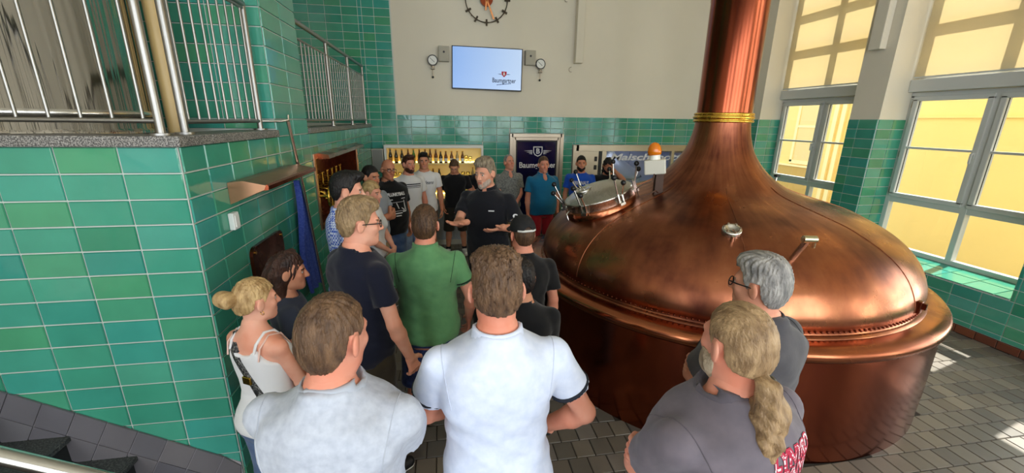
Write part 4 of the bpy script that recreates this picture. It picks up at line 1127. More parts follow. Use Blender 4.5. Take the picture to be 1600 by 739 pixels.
class Person:
    def __init__(s, name_i, h, loc, face, label, skin, sex='m', girth=1.0, belly=0.0, sw=1.0, head=(0, 0, 0), lean=(0, 0), arms=('down', 'down'), curl=0.5,
                 feet=0.10, res=1.0, stride=0.0, build=True, headscale=1.0):
        s.S = h/1.78; s.res = res; s.sex = sex; s.girth = girth; s.belly = belly; s.lean = lean; s.seed = name_i
        s.root = thing('person', (loc[0], loc[1], 0), label, 'person', rz=-math.radians(face))
        s.skin = skin; s.tab = T_M if sex == 'm' else T_F; s.sw = sw; s.hs = headscale
        s.sx = (0.185 if sex == 'm' else 0.158)*sw
        s.sh = {sd: s.L(np.array([sd*s.sx, -0.012, 1.405])) for sd in (-1, 1)}
        s.feet = feet; s.stride = stride; s.curl = curl
        # head frame
        yw, pt, tl = [math.radians(a) for a in head]
        R = Matrix.Rotation(-yw, 3, 'Z') @ Matrix.Rotation(-pt, 3, 'X') @ Matrix.Rotation(tl, 3, 'Y')
        s.R = np.array(R)
        s.piv = s.L(np.array([0, -0.005, 1.565]))
        s.hc = s.piv+s.R @ np.array([0, 0.022, 0.087])*headscale
        s.arm = {}
        for sd, ps in zip((-1, 1), arms): s.arm[sd] = s.pose(sd, ps)
    def L(s, p):
        p = np.array(p, float); k = max(0, p[2]-0.95); p[0] += s.lean[0]*k; p[1] += s.lean[1]*k; return p
    def H(s, p):            # head point -> body point
        return s.hc+s.R @ (np.array(p, float)*s.hs)
    def pose(s, sd, ps):
        """(elbow hint, wrist, hand direction, palm normal) in body space"""
        P = {'down': ((.34, -.10, 1.15), (.255, .04, .875), (0.05, .15, -1), (-1, 0, 0)),
             'crossed': ((.34, .12, 1.16), (-.08, .20, 1.20), (-1, -.1, .25), (0, -1, 0)),
             'pocket': ((.42, -.16, 1.15), (.215, .06, .915), (-.2, .2, -1), (-1, 0, 0)),
             'clasp': ((.40, -.06, 1.12), (.05, .22, .98), (-.7, .2, -.5), (0, -1, 0)),
             'belly': ((.52, -.12, 1.10), (.10, .26, 1.06), (-.9, .2, 0), (0, -1, 0)),
             'back': ((.38, -.25, 1.15), (.06, -.20, .95), (-.8, 0, -.5), (0, 1, 0))}
        if isinstance(ps, str): e, w, d, n = P[ps]
        else: e, w, d, n = ps
        m_ = np.array([sd, 1, 1.0])
        e, w = s.L(np.array(e)*m_), s.L(np.array(w)*m_); d = np.array(d, float)*m_; n = np.array(n, float)*m_
        S0 = s.sh[sd]; u, l = 0.285, 0.250
        v = w-S0; D = np.linalg.norm(v)
        if D > (u+l)*0.995: w = S0+v/D*(u+l)*0.995; v = w-S0; D = np.linalg.norm(v)
        x = (u*u-l*l+D*D)/(2*D); hgt = math.sqrt(max(0, u*u-x*x))
        dirv = v/D; o = e-S0; o = o-dirv*(o@dirv); o /= max(1e-6, np.linalg.norm(o))
        el = S0+dirv*x+o*hgt
        d /= np.linalg.norm(d); n = n-d*(n@d); n /= np.linalg.norm(n)
        return el, w, d, n
    def torso(s, e=0.0, eb=None, z0=0.80, z1=1.54, flare=0.0, pw=2.3):
        eb = e if eb is None else eb
        g = s.girth; A = s.tab[0]*g+e; B = s.tab[1]*g+eb; A[-4:] = s.tab[0][-4:]+e*0.7; lx, ly = s.lean
        A[8:11] += (s.sw-1)*0.15
        bel = s.belly
        def f(X, Y, Z):
            z = np.clip(Z, TZ[0], TZ[-1]); k = np.maximum(0, z-0.95)
            a = np.interp(z, TZ, A)+flare*np.clip((1.15-z)/0.3, 0, 1); b = np.interp(z, TZ, B)+flare*np.clip((1.15-z)/0.3, 0, 1)
            bump = bel*np.exp(-((z-1.08)/0.13)**2)
            x = X-lx*k; y = Y-ly*k
            yc = np.interp(z, TZ, np.array([-.015, -.02, -.02, -.012, 0, .006, .006, .004, 0, -.004, -.01, -.012, -.012, -.012]))
            y = y-yc
            b2 = np.where(y > 0, b+bump, b); a = a+bump*0.35
            q = ((np.abs(x)/a)**pw+(np.abs(y)/b2)**pw)**(1/pw)
            return np.maximum(np.maximum((q-1)*np.minimum(a, b2), Z-z1), z0-Z)
        return f, np.array([-.34+min(0, lx*.6), -.26+min(0, ly*.6)-bel, z0]), np.array([.34+max(0, lx*.6), .26+max(0, ly*.6)+bel, z1])
    def legpts(s, sd):
        hip = np.array([sd*0.092, -0.005, 0.90]); st = s.stride*sd
        ank = np.array([sd*s.feet, -0.02+st, 0.085]); kn = (hip+ank)/2+np.array([sd*0.004, 0.025, 0.0]); kn[2] = 0.49
        return hip, kn, ank
    def add_limbs(s, F):
        g = s.girth**0.5
        fem = 0.86 if s.sex == 'f' else 1.0
        for sd in (-1, 1):
            S0 = s.sh[sd]; el, w, d, n = s.arm[sd]
            F.add(rcone(s.L([sd*0.10, -0.012, 1.40]), S0, 0.060*fem, 0.052*fem), 0.025)
            F.add(rcone(S0, el, 0.047*fem*g, 0.039*fem*g), 0.02)
            m_ = el*0.72+w*0.28
            F.add(rcone(el, m_, 0.040*fem*g, 0.043*fem*g), 0.015)
            F.add(rcone(m_, w, 0.042*fem*g, 0.027*fem), 0.015)
            hip, kn, ank = s.legpts(sd)
            F.add(rcone(hip, kn, 0.090*g, 0.056*g), 0.02)
            cf = kn*0.68+ank*0.32-np.array([0, 0.012, 0])
            F.add(rcone(kn, cf, 0.054*g, 0.057*g), 0.02); F.add(rcone(cf, ank, 0.055*g, 0.036), 0.02)
            F.add(rcone(ank+[0, -0.02, -0.04], ank+[sd*0.02, 0.15, -0.055], 0.036, 0.028), 0.02)
    def hand(s, sd):
        el, w, d, n = s.arm[sd]; t = np.cross(d, n)*1.0     # t: across the palm
        fa = 0.9 if s.sex == 'f' else 1.0
        side = -sd if np.dot(np.cross(d, n), [1, 0, 0]) >= 0 else sd
        # thumb side: towards the body front/up
        up = np.array([0, 0.6, 0.8]); ts = t if t@up > 0 else -t
        P = []
        c = w+d*0.045*fa
        P.append((rcone(w-d*0.03, w+d*0.01, 0.027*fa, 0.026*fa), 0.012))
        for k in (-1, 0, 1): P.append((rcone(w+d*0.012+ts*k*0.016, w+d*0.080*fa+ts*k*0.024*fa, 0.0155*fa, 0.0135*fa), 0.012))
        cu = s.curl
        for k, (off, ln) in enumerate(((0.033, 0.074), (0.011, 0.084), (-0.011, 0.078), (-0.032, 0.060))):
            p = w+d*0.082*fa+ts*off*fa; a = 0.15+cu*0.45*(1+0.12*k); sp = ts*off*0.9
            for q, (seg, r0, r1) in enumerate(((0.45, .0105, .0098), (0.32, .0098, .0088), (0.25, .0088, .0078))):
                dr_ = d*math.cos(a)+n*math.sin(a)+sp; dr_ /= np.linalg.norm(dr_)
                p2 = p+dr_*ln*seg*fa*1.05
                P.append((rcone(p, p2, r0*fa, r1*fa), 0.003 if q else 0.006)); p = p2; a += cu*0.75+0.12
        p = w+d*0.020+ts*0.026*fa
        for q, (ln, r0, r1, ou) in enumerate(((.040, .0150, .0125, .9), (.032, .0120, .0105, .55), (.026, .0105, .0085, .35))):
            dr_ = d*0.75+ts*ou+n*(0.25+cu*0.35); dr_ /= np.linalg.norm(dr_); p2 = p+dr_*ln*fa; P.append((rcone(p, p2, r0*fa, r1*fa), 0.008)); p = p2
        lo = np.min([q[0][1] for q in P], 0); hi = np.max([q[0][2] for q in P], 0)
        F = Field(lo, hi, 0.0048*s.res if s.res > 1 else 0.0045)
        for q, k in P: F.add(q, k)
        return F.mesh()
    def head_field(s, h):
        hs = s.hs; R = s.R
        F = Field(s.hc-0.20, s.hc+0.19, h)
        E = lambda c, r, k=0.02: F.add(ell(s.H(c), np.array(r)*hs, R), k)
        C = lambda a, b, ra, rb, k=0.012: F.add(rcone(s.H(a), s.H(b), ra*hs, rb*hs), k)
        E((0, -.012, .028), (.077, .098, .100), 0.0)
        E((0, .030, -.040), (.060, .062, .082), 0.03)
        C((-.038, .015, -.080), (0, .068, -.098), .022, .020, 0.03); C((.038, .015, -.080), (0, .068, -.098), .022, .020, 0.03)
        C((-.035, .078, .022), (.035, .078, .022), .012, .012, 0.02)
        C((-.040, .066, -.022), (-.030, .070, -.035), .018, .018, 0.02); C((.040, .066, -.022), (.030, .070, -.035), .018, .018, 0.02)
        C((0, .092, .012), (0, .113, -.030), .009, .0125, 0.010)
        for sg in (-1, 1): C((sg*.008, .100, -.034), (sg*.012, .094, -.036), .009, .008, 0.006)
        C((-.020, .086, -.062), (.020, .086, -.062), .009, .009, 0.010); C((-.017, .085, -.073), (.017, .085, -.073), .009, .009, 0.010)
        for sg in (-1, 1): F.cut(ell(s.H((sg*.031, .100, .004)), np.array((.016, .015, .0085))*hs, R), 0.010)
        F.cut(ell(s.H((0, .099, -.0675)), np.array((.024, .010, .0022))*hs, R), 0.004)
        for sg in (-1, 1):
            er = np.array(Matrix(s.R.tolist()) @ Matrix.Rotation(sg*0.45, 3, 'Z'))
            F.add(ell(s.H((sg*.084, -.008, -.006)), np.array((.0095, .022, .034))*hs, er), 0.006)
            F.cut(ell(s.H((sg*.094, .001, -.002)), np.array((.006, .012, .019))*hs, er), 0.004)
        nk = rcone(s.L([0, -0.022, 1.45]), s.piv+s.R @ np.array([0, 0.0, 0.03]), 0.066 if s.sex == 'm' else 0.052, 0.058 if s.sex == 'm' else 0.047)
        F.add(nk, 0.03)
        return F
    def build_body(s, headres=0.0055):
        h = 0.013*s.res
        pts = [p for sd in (-1, 1) for p in (s.sh[sd], s.arm[sd][0], s.arm[sd][1])]
        lo, hi = bb(*pts, r=0.07); lo = np.minimum(lo, [-.25, -.2, 0.0]); hi = np.maximum(hi, [.25, .24, 1.60]); lo[2] = 0.0
        F = Field(lo, hi, h)
        F.add(s.torso(), 0.0, 0.1)
        if s.sex == 'f':
            for sg in (-1, 1): F.add(ell(s.L([sg*.070, .085, 1.285]), (.062, .055, .060)), 0.03)
        s.add_limbs(F)
        F.add(rcone(s.L([0, -0.022, 1.44]), s.piv, 0.068 if s.sex == 'm' else 0.054, 0.058 if s.sex == 'm' else 0.048), 0.035)
        for sg in (-1, 1): F.add(rcone(s.L([0, -0.025, 1.475]), s.L([sg*0.13, -0.02, 1.412]), 0.042, 0.040), 0.035)
        parts = [F.mesh()]
        hf = s.head_field(headres)
        zc = s.piv[2]-0.05
        hf.clip(lambda X, Y, Z: (zc-Z)+0*X+0*Y)
        hv, hq = hf.mesh()
        parts.append((hv, hq))
        for sd in (-1, 1): parts.append(s.hand(sd))
        V = []; Q = []; n = 0
        for v, q in parts: V.append(v); Q.append(q+n); n += len(v)
        V = np.concatenate(V); Q = np.concatenate(Q)
        nh0 = len(parts[0][1]); nh1 = nh0+len(hq)
        me = quad_mesh('body', V*s.S, Q)
        me.materials.append(s.skin['skin']); me.materials.append(s.skin['lip']); me.materials.append(s.skin['brow'])
        cen = hv[hq].mean(1)-s.hc; cen = (cen @ s.R)/s.hs
        mi = np.zeros(len(Q), np.int32)
        x, y, z = np.abs(cen[:, 0]), cen[:, 1], cen[:, 2]
        a = np.zeros(len(hq), np.int32)
        a[(x < .019) & (y > .080) & (z > -.077) & (z < -.058)] = 1
        a[(x > .012) & (x < .050) & (y > .062) & (z > .019-(x-.03)*.15) & (z < .029-(x-.03)*.15)] = 2
        mi[nh0:nh1] = a
        me.polygons.foreach_set('material_index', mi); me.update()
        s.body = link('body', me, None, s.root)
        # eyes
        for sg in (-1, 1):
            mb = MB(); c = s.H((sg*.031, .0785, .003)); mb.sphere(c*s.S, 0.0122*s.S*s.hs, 12, 8); mb.build_local('eye', EYEW, s.root)
            mb = MB(); c = s.H((sg*.031, .0845, .003)); mb.sphere(c*s.S, 0.0072*s.S*s.hs, 10, 6); mb.build_local('iris', s.skin['iris'], s.root)
    def garment(s, name, F, material, parent=None, smooth=True):
        V, Q = F.mesh()
        me = quad_mesh(name, V*s.S, Q)
        return link(name, me, material, parent or s.root)
    def box_for(s, zlo, zhi, arms=True):
        pts = [s.sh[-1], s.sh[1]]+([s.arm[-1][0], s.arm[1][0]] if arms else [])
        lo, hi = bb(*pts, r=0.11); lo = np.minimum(lo, [-.30*s.girth, -.24-s.belly, zlo]); hi = np.maximum(hi, [.30*s.girth, .26+s.belly, zhi]); lo[2], hi[2] = zlo, zhi
        return lo, hi
    def top(s, material, hem=0.86, sleeve=0.62, ease=0.016, neck=(0.088, 0.060), loose=0.0, vneck=0.0, fold=0.004, name='t_shirt', cuff=None, collar=None, flare=0.012, trim=None, crease=0.5, band=None, seam=None):
        lo, hi = s.box_for(hem-0.02, 1.56)
        F = Field(lo, hi, 0.0115*s.res)
        F.add(s.torso(ease, ease+0.006+loose, hem-0.03, 1.54, flare), 0.0, 0.1)
        if s.sex == 'f':
            for sg in (-1, 1): F.add(ell(s.L([sg*.070, .088, 1.285]), (.068, .062, .068)), 0.04)
        for sg in (-1, 1): F.add(rcone(s.L([0, -0.022, 1.470]), s.L([sg*0.14, -0.018, 1.412]), 0.048, 0.050), 0.03)
        fem = 0.88 if s.sex == 'f' else 1.0
        for sd in (-1, 1):
            S0 = s.sh[sd]; el, w, d, n = s.arm[sd]
            F.add(rcone(s.L([sd*0.10, -0.012, 1.398]), S0, 0.066*fem, 0.060*fem), 0.02)
            if sleeve > 0:
                e1 = S0+(el-S0)*min(1.0, sleeve+0.25)
                A = Field(lo, hi, 0.0115*s.res)
                A.add(rcone(S0, e1, 0.065*fem, (0.066+loose*0.9)*fem), 0.0)
                ax = (el-S0)/np.linalg.norm(el-S0); pc = S0+(el-S0)*sleeve
                A.clip(lambda X, Y, Z: (X-pc[0])*ax[0]+(Y-pc[1])*ax[1]+(Z-pc[2])*ax[2])
                F.F = smin(F.F, A.F, 0.012)
        F.noise(fold, 16, s.seed)
        F.noise(fold*0.4, 38, s.seed+50)
        # soft creases that run from the arm pits and gather above the hem
        X, Y, Z = F.ax[0][:, None, None], F.ax[1][None, :, None], F.ax[2][None, None, :]
        rg = np.random.default_rng(s.seed+77)
        for _ in range(4):
            sg = rg.choice([-1, 1]); w1, w2, ph = rg.uniform(14, 30), rg.uniform(18, 42), rg.uniform(0, 6.28)
            wav = np.sin(sg*w1*X+w2*Z+6*Y+1.3*np.sin(9*Z+5*X+ph)+ph)
            F.F = F.F+fold*crease*(np.abs(wav)**0.7-0.6)*np.clip((1.40-Z)/0.25, 0.1, 1)
        F.clip(lambda X, Y, Z: (hem-Z)+0.006*np.sin(X*20+Y*13)+0*Y)
        nc = s.L([0, 0.012, 1.525])
        pre = F.F.copy() if band is not None else None
        F.cut(ell(nc, (neck[0], neck[0]*1.02, neck[1])))
        if vneck: F.cut(ell(s.L([0, 0.10, 1.46]), (0.035, 0.09, vneck)))
        o = s.garment(name, F, material)
        if band is not None:
            G = Field(lo, hi, 0.0115*s.res); G.F = pre-0.0045
            G.cut(ell(nc, (neck[0]*0.97, neck[0]*0.99, neck[1]*0.96)))
            big = ell(nc, (neck[0]*1.22, neck[0]*1.22, neck[1]*1.30)); X, Y, Z = G.ax[0][:, None, None], G.ax[1][None, :, None], G.ax[2][None, None, :]
            G.F = np.maximum(G.F, big[0](X, Y, Z)); s.garment('neckband', G, band, o)
        if seam is not None:
            g = o.data; bvh = BVHTree.FromPolygons([w.co for w in g.vertices], [tuple(q.vertices) for q in g.polygons])
            for sd in (-1, 1):
                c = s.L([sd*(s.sx-0.022), -0.01, 1.375]); pts = []
                for k in range(21):
                    a = -2.2+4.4*k/20; dr = Vector((sd*0.18*math.cos(a), math.sin(a), math.cos(a))).normalized()
                    h_ = bvh.ray_cast(Vector(c*s.S)+dr*0.5, -dr)
                    if h_[0] and (h_[0]-Vector(c*s.S)).length < 0.2: pts.append(h_[0]+dr*0.0005)
                if len(pts) > 6:
                    mb = MB(); mb.tube(pts, 0.0022, 5); mb.build_local('shoulder_seam', seam, o)
        if sleeve > 0 and cuff is not None:
            for sd in (-1, 1):
                S0 = s.sh[sd]; el = s.arm[sd][0]; ax = (el-S0)/np.linalg.norm(el-S0); pc = S0+(el-S0)*(sleeve-0.06)
                G = Field(pc-0.12, pc+0.12, 0.006*s.res); G.add(rcone(S0, S0+(el-S0)*min(1.0, sleeve+.25), 0.0695*fem, (0.0705+loose*0.9)*fem), 0.0)
                G.clip(lambda X, Y, Z: np.abs((X-pc[0])*ax[0]+(Y-pc[1])*ax[1]+(Z-pc[2])*ax[2])-0.006)
                s.garment('cuff_stripe', G, cuff, o)
        if collar is not None:
            a, b = s.L([0, -0.022, 1.44]), s.piv+s.R @ np.array([0, 0, 0.02])
            rn = 0.068 if s.sex == 'm' else 0.054
            G = Field(s.L([-.14, -.14, 1.45]), s.L([.14, .16, 1.56]), 0.006*s.res)
            G.add(rcone(a, b, rn+0.030, rn+0.008), 0.0)
            G2 = rcone(a, b, rn+0.016, rn-0.004)
            G.cut(G2)
            cy = nc[1]
            G.clip(lambda X, Y, Z: np.maximum(Z-(1.545-0.32*np.clip(Y-cy+0.03, 0, 1)), (1.485-0.30*np.clip(Y-cy+0.02, 0, .2))-Z)+0*X)
            G.clip(lambda X, Y, Z: np.where((Y > cy) & (np.abs(X-nc[0]) < 0.018), 0.02, -0.02)+0*Z)
            c_ = s.garment('collar', G, collar, o)
            if trim is not None:
                G = Field(s.L([-.14, -.14, 1.47]), s.L([.14, .16, 1.56]), 0.006*s.res)
                G.add(rcone(a, b, rn+0.032, rn+0.010), 0.0); G.cut(G2)
                G.clip(lambda X, Y, Z: np.abs(Z-(1.500-0.30*np.clip(Y-cy+0.02, 0, .2)))-0.005+0*X)
                s.garment('collar_trim', G, trim, c_)
        s.topo = o
        return o
    def bottoms(s, material, hem=0.52, waist=1.02, ease=0.010, width=0.022, fold=0.004, name='shorts'):
        lo = np.array([-.30*s.girth, -.24, hem-0.02]); hi = np.array([.30*s.girth, .24+s.belly, waist+0.02])
        if hem < 0.3: lo[1] -= abs(s.stride); hi[1] += abs(s.stride)
        F = Field(lo, hi, 0.0115*s.res)
        F.add(s.torso(ease, ease, 0.82, waist+0.02), 0.0, 0.1)
        g = s.girth**0.5
        for sd in (-1, 1):
            hip, kn, ank = s.legpts(sd)
            F.add(rcone(hip, kn, 0.096*g+ease, 0.066*g+width), 0.02)
            F.add(rcone(kn, ank, 0.066*g+width, 0.050+width*0.7), 0.02)
        F.noise(fold, 17, s.seed+9)
        F.clip(lambda X, Y, Z: np.maximum(hem-Z, Z-waist)+0*X+0*Y)
        s.bot = s.garment(name, F, material)
        return s.bot
    def shoes(s, material, sole):
        for sd in (-1, 1):
            hip, kn, ank = s.legpts(sd)
            a = ank+[0, -0.035, -0.035]; b = ank+[sd*0.022, 0.165, -0.042]
            lo, hi = bb(a, b, r=0.08); lo[2] = 0.0; hi[2] = 0.125
            F = Field(lo, hi, 0.007)
            F.add(rcone(a, b, 0.045, 0.038), 0.0); F.add(rcone(ank+[0, -0.015, 0.0], ank+[0, 0.05, -0.02], 0.046, 0.042), 0.02)
            F.clip(lambda X, Y, Z: np.maximum(0.022-Z, Z-0.115)+0*X+0*Y)
            o = s.garment('shoe', F, material)
            G = Field(lo, hi, 0.007); G.add(rcone(a, b, 0.049, 0.043), 0.0); G.clip(lambda X, Y, Z: np.maximum(0.002-Z, Z-0.028)+0*X+0*Y)
            s.garment('sole', G, sole, o)
    def socks(s, material, z1=0.17):
        for sd in (-1, 1):
            hip, kn, ank = s.legpts(sd); F = Field(ank-[.07, .07, .05], ank+[.07, .07, z1], 0.007)
            F.add(rcone(ank+(kn-ank)*0.5, ank, 0.056, 0.041), 0.0); F.clip(lambda X, Y, Z: np.maximum(0.06-Z, Z-z1)+0*X+0*Y)
            s.garment('sock', F, material)
    def hair(s, material, style='short', vol=0.0, h=None, front=0.068, side=-0.012, nape=-0.080, fade=0.0, part=None, rough=0.0022, crown=0.0):
        hs = s.hs; R = s.R; h = h or (0.005 if s.res <= 1 else 0.006)
        ext = 0.17+vol
        lo, hi = s.hc-ext, s.hc+ext
        if style == 'long': lo = lo-[0.03, 0.03, 0.20]
        F = Field(lo, hi, h)
        E = lambda c, r, k=0.02: F.add(ell(s.H(c), np.array(r)*hs, R), k)
        E((0, -.014, .032+vol*0.5), (.0815+vol*0.6, .1045+vol*0.5, .1055+vol*0.6), 0.0)
        if style in ('short', 'bun', 'ponytail', 'long'):
            E((0, -.042, -.028), (.0745+vol*0.5, .070, .075), 0.03)
        if style == 'quiff':
            E((0, -.045, -.025), (.0775, .068, .075), 0.03)
            E((0, .055, .115), (.062, .050, .030), 0.03)
        if style == 'messy':
            E((0, -.045, -.025), (.0785, .068, .075), 0.03); E((0, .01, .105), (.075, .085, .040), 0.03)
        # strands follow the head from crown to brow: fine ridges
        r = np.random.default_rng(s.seed+300)
        X, Y, Z = F.ax[0][:, None, None], F.ax[1][None, :, None], F.ax[2][None, None, :]
        x, y, z = X-s.hc[0], Y-s.hc[1], Z-s.hc[2]
        hx, hy, hz = [(R[0][i]*x+R[1][i]*y+R[2][i]*z)/hs for i in range(3)]
        ang = np.arctan2(hx, hy+0.06)
        for k in range(5):
            F.F = F.F+rough*0.45*np.sin(ang*r.uniform(26, 60)+hz*r.uniform(-120, 120)+hy*r.uniform(-90, 90)+hx*r.uniform(-90, 90)+r.uniform(0, 6))
        if style not in ('long',): F.F = F.F+0.0045*np.clip((0.0-hz)/0.05, 0, 1)*(hy < 0.02)
        if fade: F.F = F.F+fade*np.clip((0.03-hz)/0.10, 0, 1)
        # hairline: the lower border of the hair as a function of depth
        ly = np.array([-.14, -.10, -.06, -.038, -.028, .010, .018, .036, .052, .070, .100, .15])
        lz = np.array([nape, nape, nape+.012, side-.016, .028, .030, side, side+.025, front-.018, front, front+.008, front+.01])
        line = np.interp(hy, ly, lz)+0.014*np.clip((np.abs(hx)-.03)/.03, 0, 1)*np.clip((hy-.02)/.03, 0, 1)
        if style != 'long': F.F = np.maximum(F.F, (line-hz))
        else:
            ly2 = np.array([-.14, -.02, .005, .030, .055, .075, .100, .15]); lz2 = np.array([-.4, -.4, -.30, -.06, .02, front-.012, front, front])
            for pt in (((0, -.085, -.03), (0, -.085, -.20), .075, .062), ((-.05, -.05, -.02), (-.065, -.045, -.22), .045, .040), ((.05, -.05, -.02), (.065, -.045, -.22), .045, .040)):
                F.add(rcone(s.H(pt[0]), s.H(pt[1]), pt[2]*hs, pt[3]*hs), 0.03)
            F.noise(0.006, 50, s.seed); F.F = np.maximum(F.F, (np.interp(hy, ly2, lz2)-hz))
        o = s.garment('hair', F, material)
        if style == 'bun':
            c = s.H((0, -.150, .045)); G = Field(c-.085, c+.085, h); G.add(ell(c, (.052*hs, .048*hs, .050*hs)), 0.0); G.add(rcone(s.H((0, -.09, .04)), c, .04, .03), .02); G.noise(.005, 70, s.seed); s.garment('bun', G, material, o)
        if style == 'ponytail':
            P = [s.H((0, -.095, -.035)), s.H((-.004, -.128, -.070)), s.H((-.012, -.152, -.125)), s.H((-.020, -.165, -.20)), s.H((-.022, -.172, -.275))]
            P = [np.array(p) for p in P]; lo = np.min(P, 0)-.07; hi = np.max(P, 0)+.07
            G = Field(lo, hi, h); rr = [.020, .026, .040, .038, .012]
            for a, b, ra, rb in zip(P, P[1:], rr, rr[1:]): G.add(rcone(a, b, ra*hs, rb*hs), .02)
            G.noise(.004, 60, s.seed); G.noise(.003, 120, s.seed+1)
            s.garment('ponytail', G, material, o)
            mb = MB(); mb.sphere(s.H((0.002, -.114, -.054))*s.S, (.026*s.S, .026*s.S, .018*s.S), 12, 8); mb.build_local('hair_tie', BLACK, s.root)
        return o
    def beard(s, material, thick=0.008, top=-0.035, rough=0.002):
        hs = s.hs; R = s.R; F = Field(s.hc-.15, s.hc+.14, 0.005 if s.res <= 1 else 0.006)
        E = lambda c, r, k=0.02: F.add(ell(s.H(c), np.array(r)*hs, R), k)
        E((0, .028, -.042), (.061+thick*.6, .062+thick, .082+thick), 0.0)
        for sg in (-1, 1): F.add(rcone(s.H((sg*.038, .015, -.080)), s.H((0, .068, -.098)), (.022+thick)*hs, (.020+thick)*hs), 0.03)
        X, Y, Z = F.ax[0][:, None, None], F.ax[1][None, :, None], F.ax[2][None, None, :]
        x, y, z = X-s.hc[0], Y-s.hc[1], Z-s.hc[2]
        hx, hy, hz = [(R[0][i]*x+R[1][i]*y+R[2][i]*z)/hs for i in range(3)]
        upper = np.interp(np.abs(hx), [0, .018, .03, .055, .08], [-.050, -.052, -.062, top-.01, top+.03])
        F.F = np.maximum(F.F, hz-upper); F.F = np.maximum(F.F, 0.002-hy)
        F.F = np.maximum(F.F, 0.010-np.sqrt((hx/2.2)**2+(hz+.067)**2))
        F.noise(rough, 90, s.seed)
        return s.garment('beard', F, material)
    def glasses(s, material):
        mb = MB(); q = lambda p: tuple(s.H(p)*s.S)
        for sg in (-1, 1):
            pts = []
            for k in range(17):
                a = 2*PI*k/16; pts.append(q((sg*.033+.025*math.cos(a), .102, .002+.020*math.sin(a))))
            mb.tube(pts, 0.0025*s.S, 6, caps=False)
            mb.tube([q((sg*.058, .100, .008)), q((sg*.080, .06, .010)), q((sg*.086, .0, .008)), q((sg*.084, -.02, -.006))], 0.0027*s.S, 6)
        mb.tube([q((-.009, .104, .006)), q((0, .106, .008)), q((.009, .104, .006))], 0.0025*s.S, 6)
        mb.build_local('glasses', material, s.root)
    def print_on(s, body, size, at, nrm, material, width=None, bold=0.002, shear=0.0, name='shirt_print', me=None, up=(0, 0, 1)):
        """lettering laid onto the shirt, following its surface; at = point on the body, nrm = outward direction"""
        me = me or text_mesh(body, size*s.S, bold, 'CENTER', shear)
        bm = bmesh.new(); bm.from_mesh(me)
        bmesh.ops.triangulate(bm, faces=bm.faces[:])
        for _ in range(3):
            lng = [e for e in bm.edges if e.calc_length() > 0.018]
            if not lng: break
            bmesh.ops.subdivide_edges(bm, edges=lng, cuts=1); bmesh.ops.triangulate(bm, faces=bm.faces[:])
        n = Vector(nrm).normalized(); u = Vector(up).cross(n).normalized(); v = n.cross(u)
        g = s.topo.data; bvh = BVHTree.FromPolygons([w.co for w in g.vertices], [tuple(p.vertices) for p in g.polygons])
        xs = [w.co.x for w in bm.verts]; kx = (width*s.S/(max(xs)-min(xs))) if width else 1.0
        A = Vector(at)*s.S
        for w in bm.verts:
            p = A+u*w.co.x*kx+v*w.co.y
            hit = bvh.ray_cast(p+n*0.4, -n)
            w.co = (hit[0] if hit[0] else p)+n*0.0025
        bm.to_mesh(me); bm.free(); me.materials.clear()
        return link(name, me, material, s.topo)
def _bl(self, name, material, parent):
    me = bpy.data.meshes.new(name); me.from_pydata([tuple(v) for v in self.V], [], self.F)
    me.polygons.foreach_set('use_smooth', self.S); me.update()
    return link(name, me, material, parent)
MB.build_local = _bl
EYEW = mat('eye_white', (186, 172, 160), 0.25)
def skin_set(name, col, lip, brow, iris=(50, 36, 26)):
    return {'skin': mat('skin_'+name, col, 0.52, var=0.25, vscale=9, col2=tuple(int(c*f) for c, f in zip(col, (0.97, 0.86, 0.82))), bump=0.05, bscale=220, bdist=0.002, spec=0.35),
            'lip': mat('lip_'+name, lip, 0.45), 'brow': mat('brow_'+name, brow, 0.8), 'iris': mat('iris_'+name, iris, 0.15)}
def hairmat(name, a, b, rough=0.45):
    return mat('hair_'+name, a, rough, var=0.6, vscale=26, col2=b, bump=0.9, bscale=130, stretch=(2.2, 0.7, 0.6), bdist=0.006, thr=(0.32, 0.66), spec=0.4)
def cloth(name, col, var=0.10, col2=None, vscale=5, rough=0.85, bump=0.25, bscale=9):
    return mat('cloth_'+name, col, rough, var=var, vscale=vscale, col2=col2, bump=bump, bscale=bscale, bdist=0.02, spec=0.25, sheen=0.15)
# ------------------------------------------------------------------ the visitors and their guide
SK = {'fair': skin_set('fair', (226, 170, 146), (204, 130, 116), (112, 82, 56)), 'pink': skin_set('pink', (218, 154, 130), (196, 118, 104), (128, 96, 70)),
      'tan': skin_set('tan', (196, 138, 108), (172, 104, 88), (44, 32, 26)), 'warm': skin_set('warm', (206, 148, 118), (182, 108, 92), (60, 42, 30)),
      'grey': skin_set('grey', (212, 156, 130), (186, 114, 98), (128, 116, 104), (70, 86, 96))}
HB = hairmat('brown', (92, 66, 44), (58, 40, 28)); HL = hairmat('light_brown', (116, 88, 64), (74, 54, 40)); HD = hairmat('dark', (30, 24, 22), (16, 13, 12))
HY = hairmat('blond', (204, 172, 122), (150, 118, 76)); HS = hairmat('sandy', (160, 134, 98), (112, 90, 64)); HG = hairmat('grey', (168, 164, 158), (104, 102, 100)); HR = hairmat('auburn', (88, 50, 34), (54, 30, 22)); HGB = hairmat('grey_blond', (176, 146, 108), (118, 92, 64)); HBR = hairmat('brunette', (70, 42, 30), (38, 22, 18))
SHOEW = mat('white_leather', (222, 222, 218), 0.5); SHOEB = mat('black_leather', (24, 24, 26), 0.5); SHOEG = mat('grey_suede', (92, 88, 80), 0.8); SOLEW = mat('white_sole', (226, 224, 216), 0.6); SOLEB = mat('dark_sole', (36, 34, 32), 0.7)
JEANS = cloth('jeans', (62, 84, 124), 0.3, (94, 116, 150), 10); JEANL = cloth('light_jeans', (118, 142, 182), 0.3, (152, 172, 204), 10); KHAKI = cloth('khaki', (176, 150, 110), 0.15)
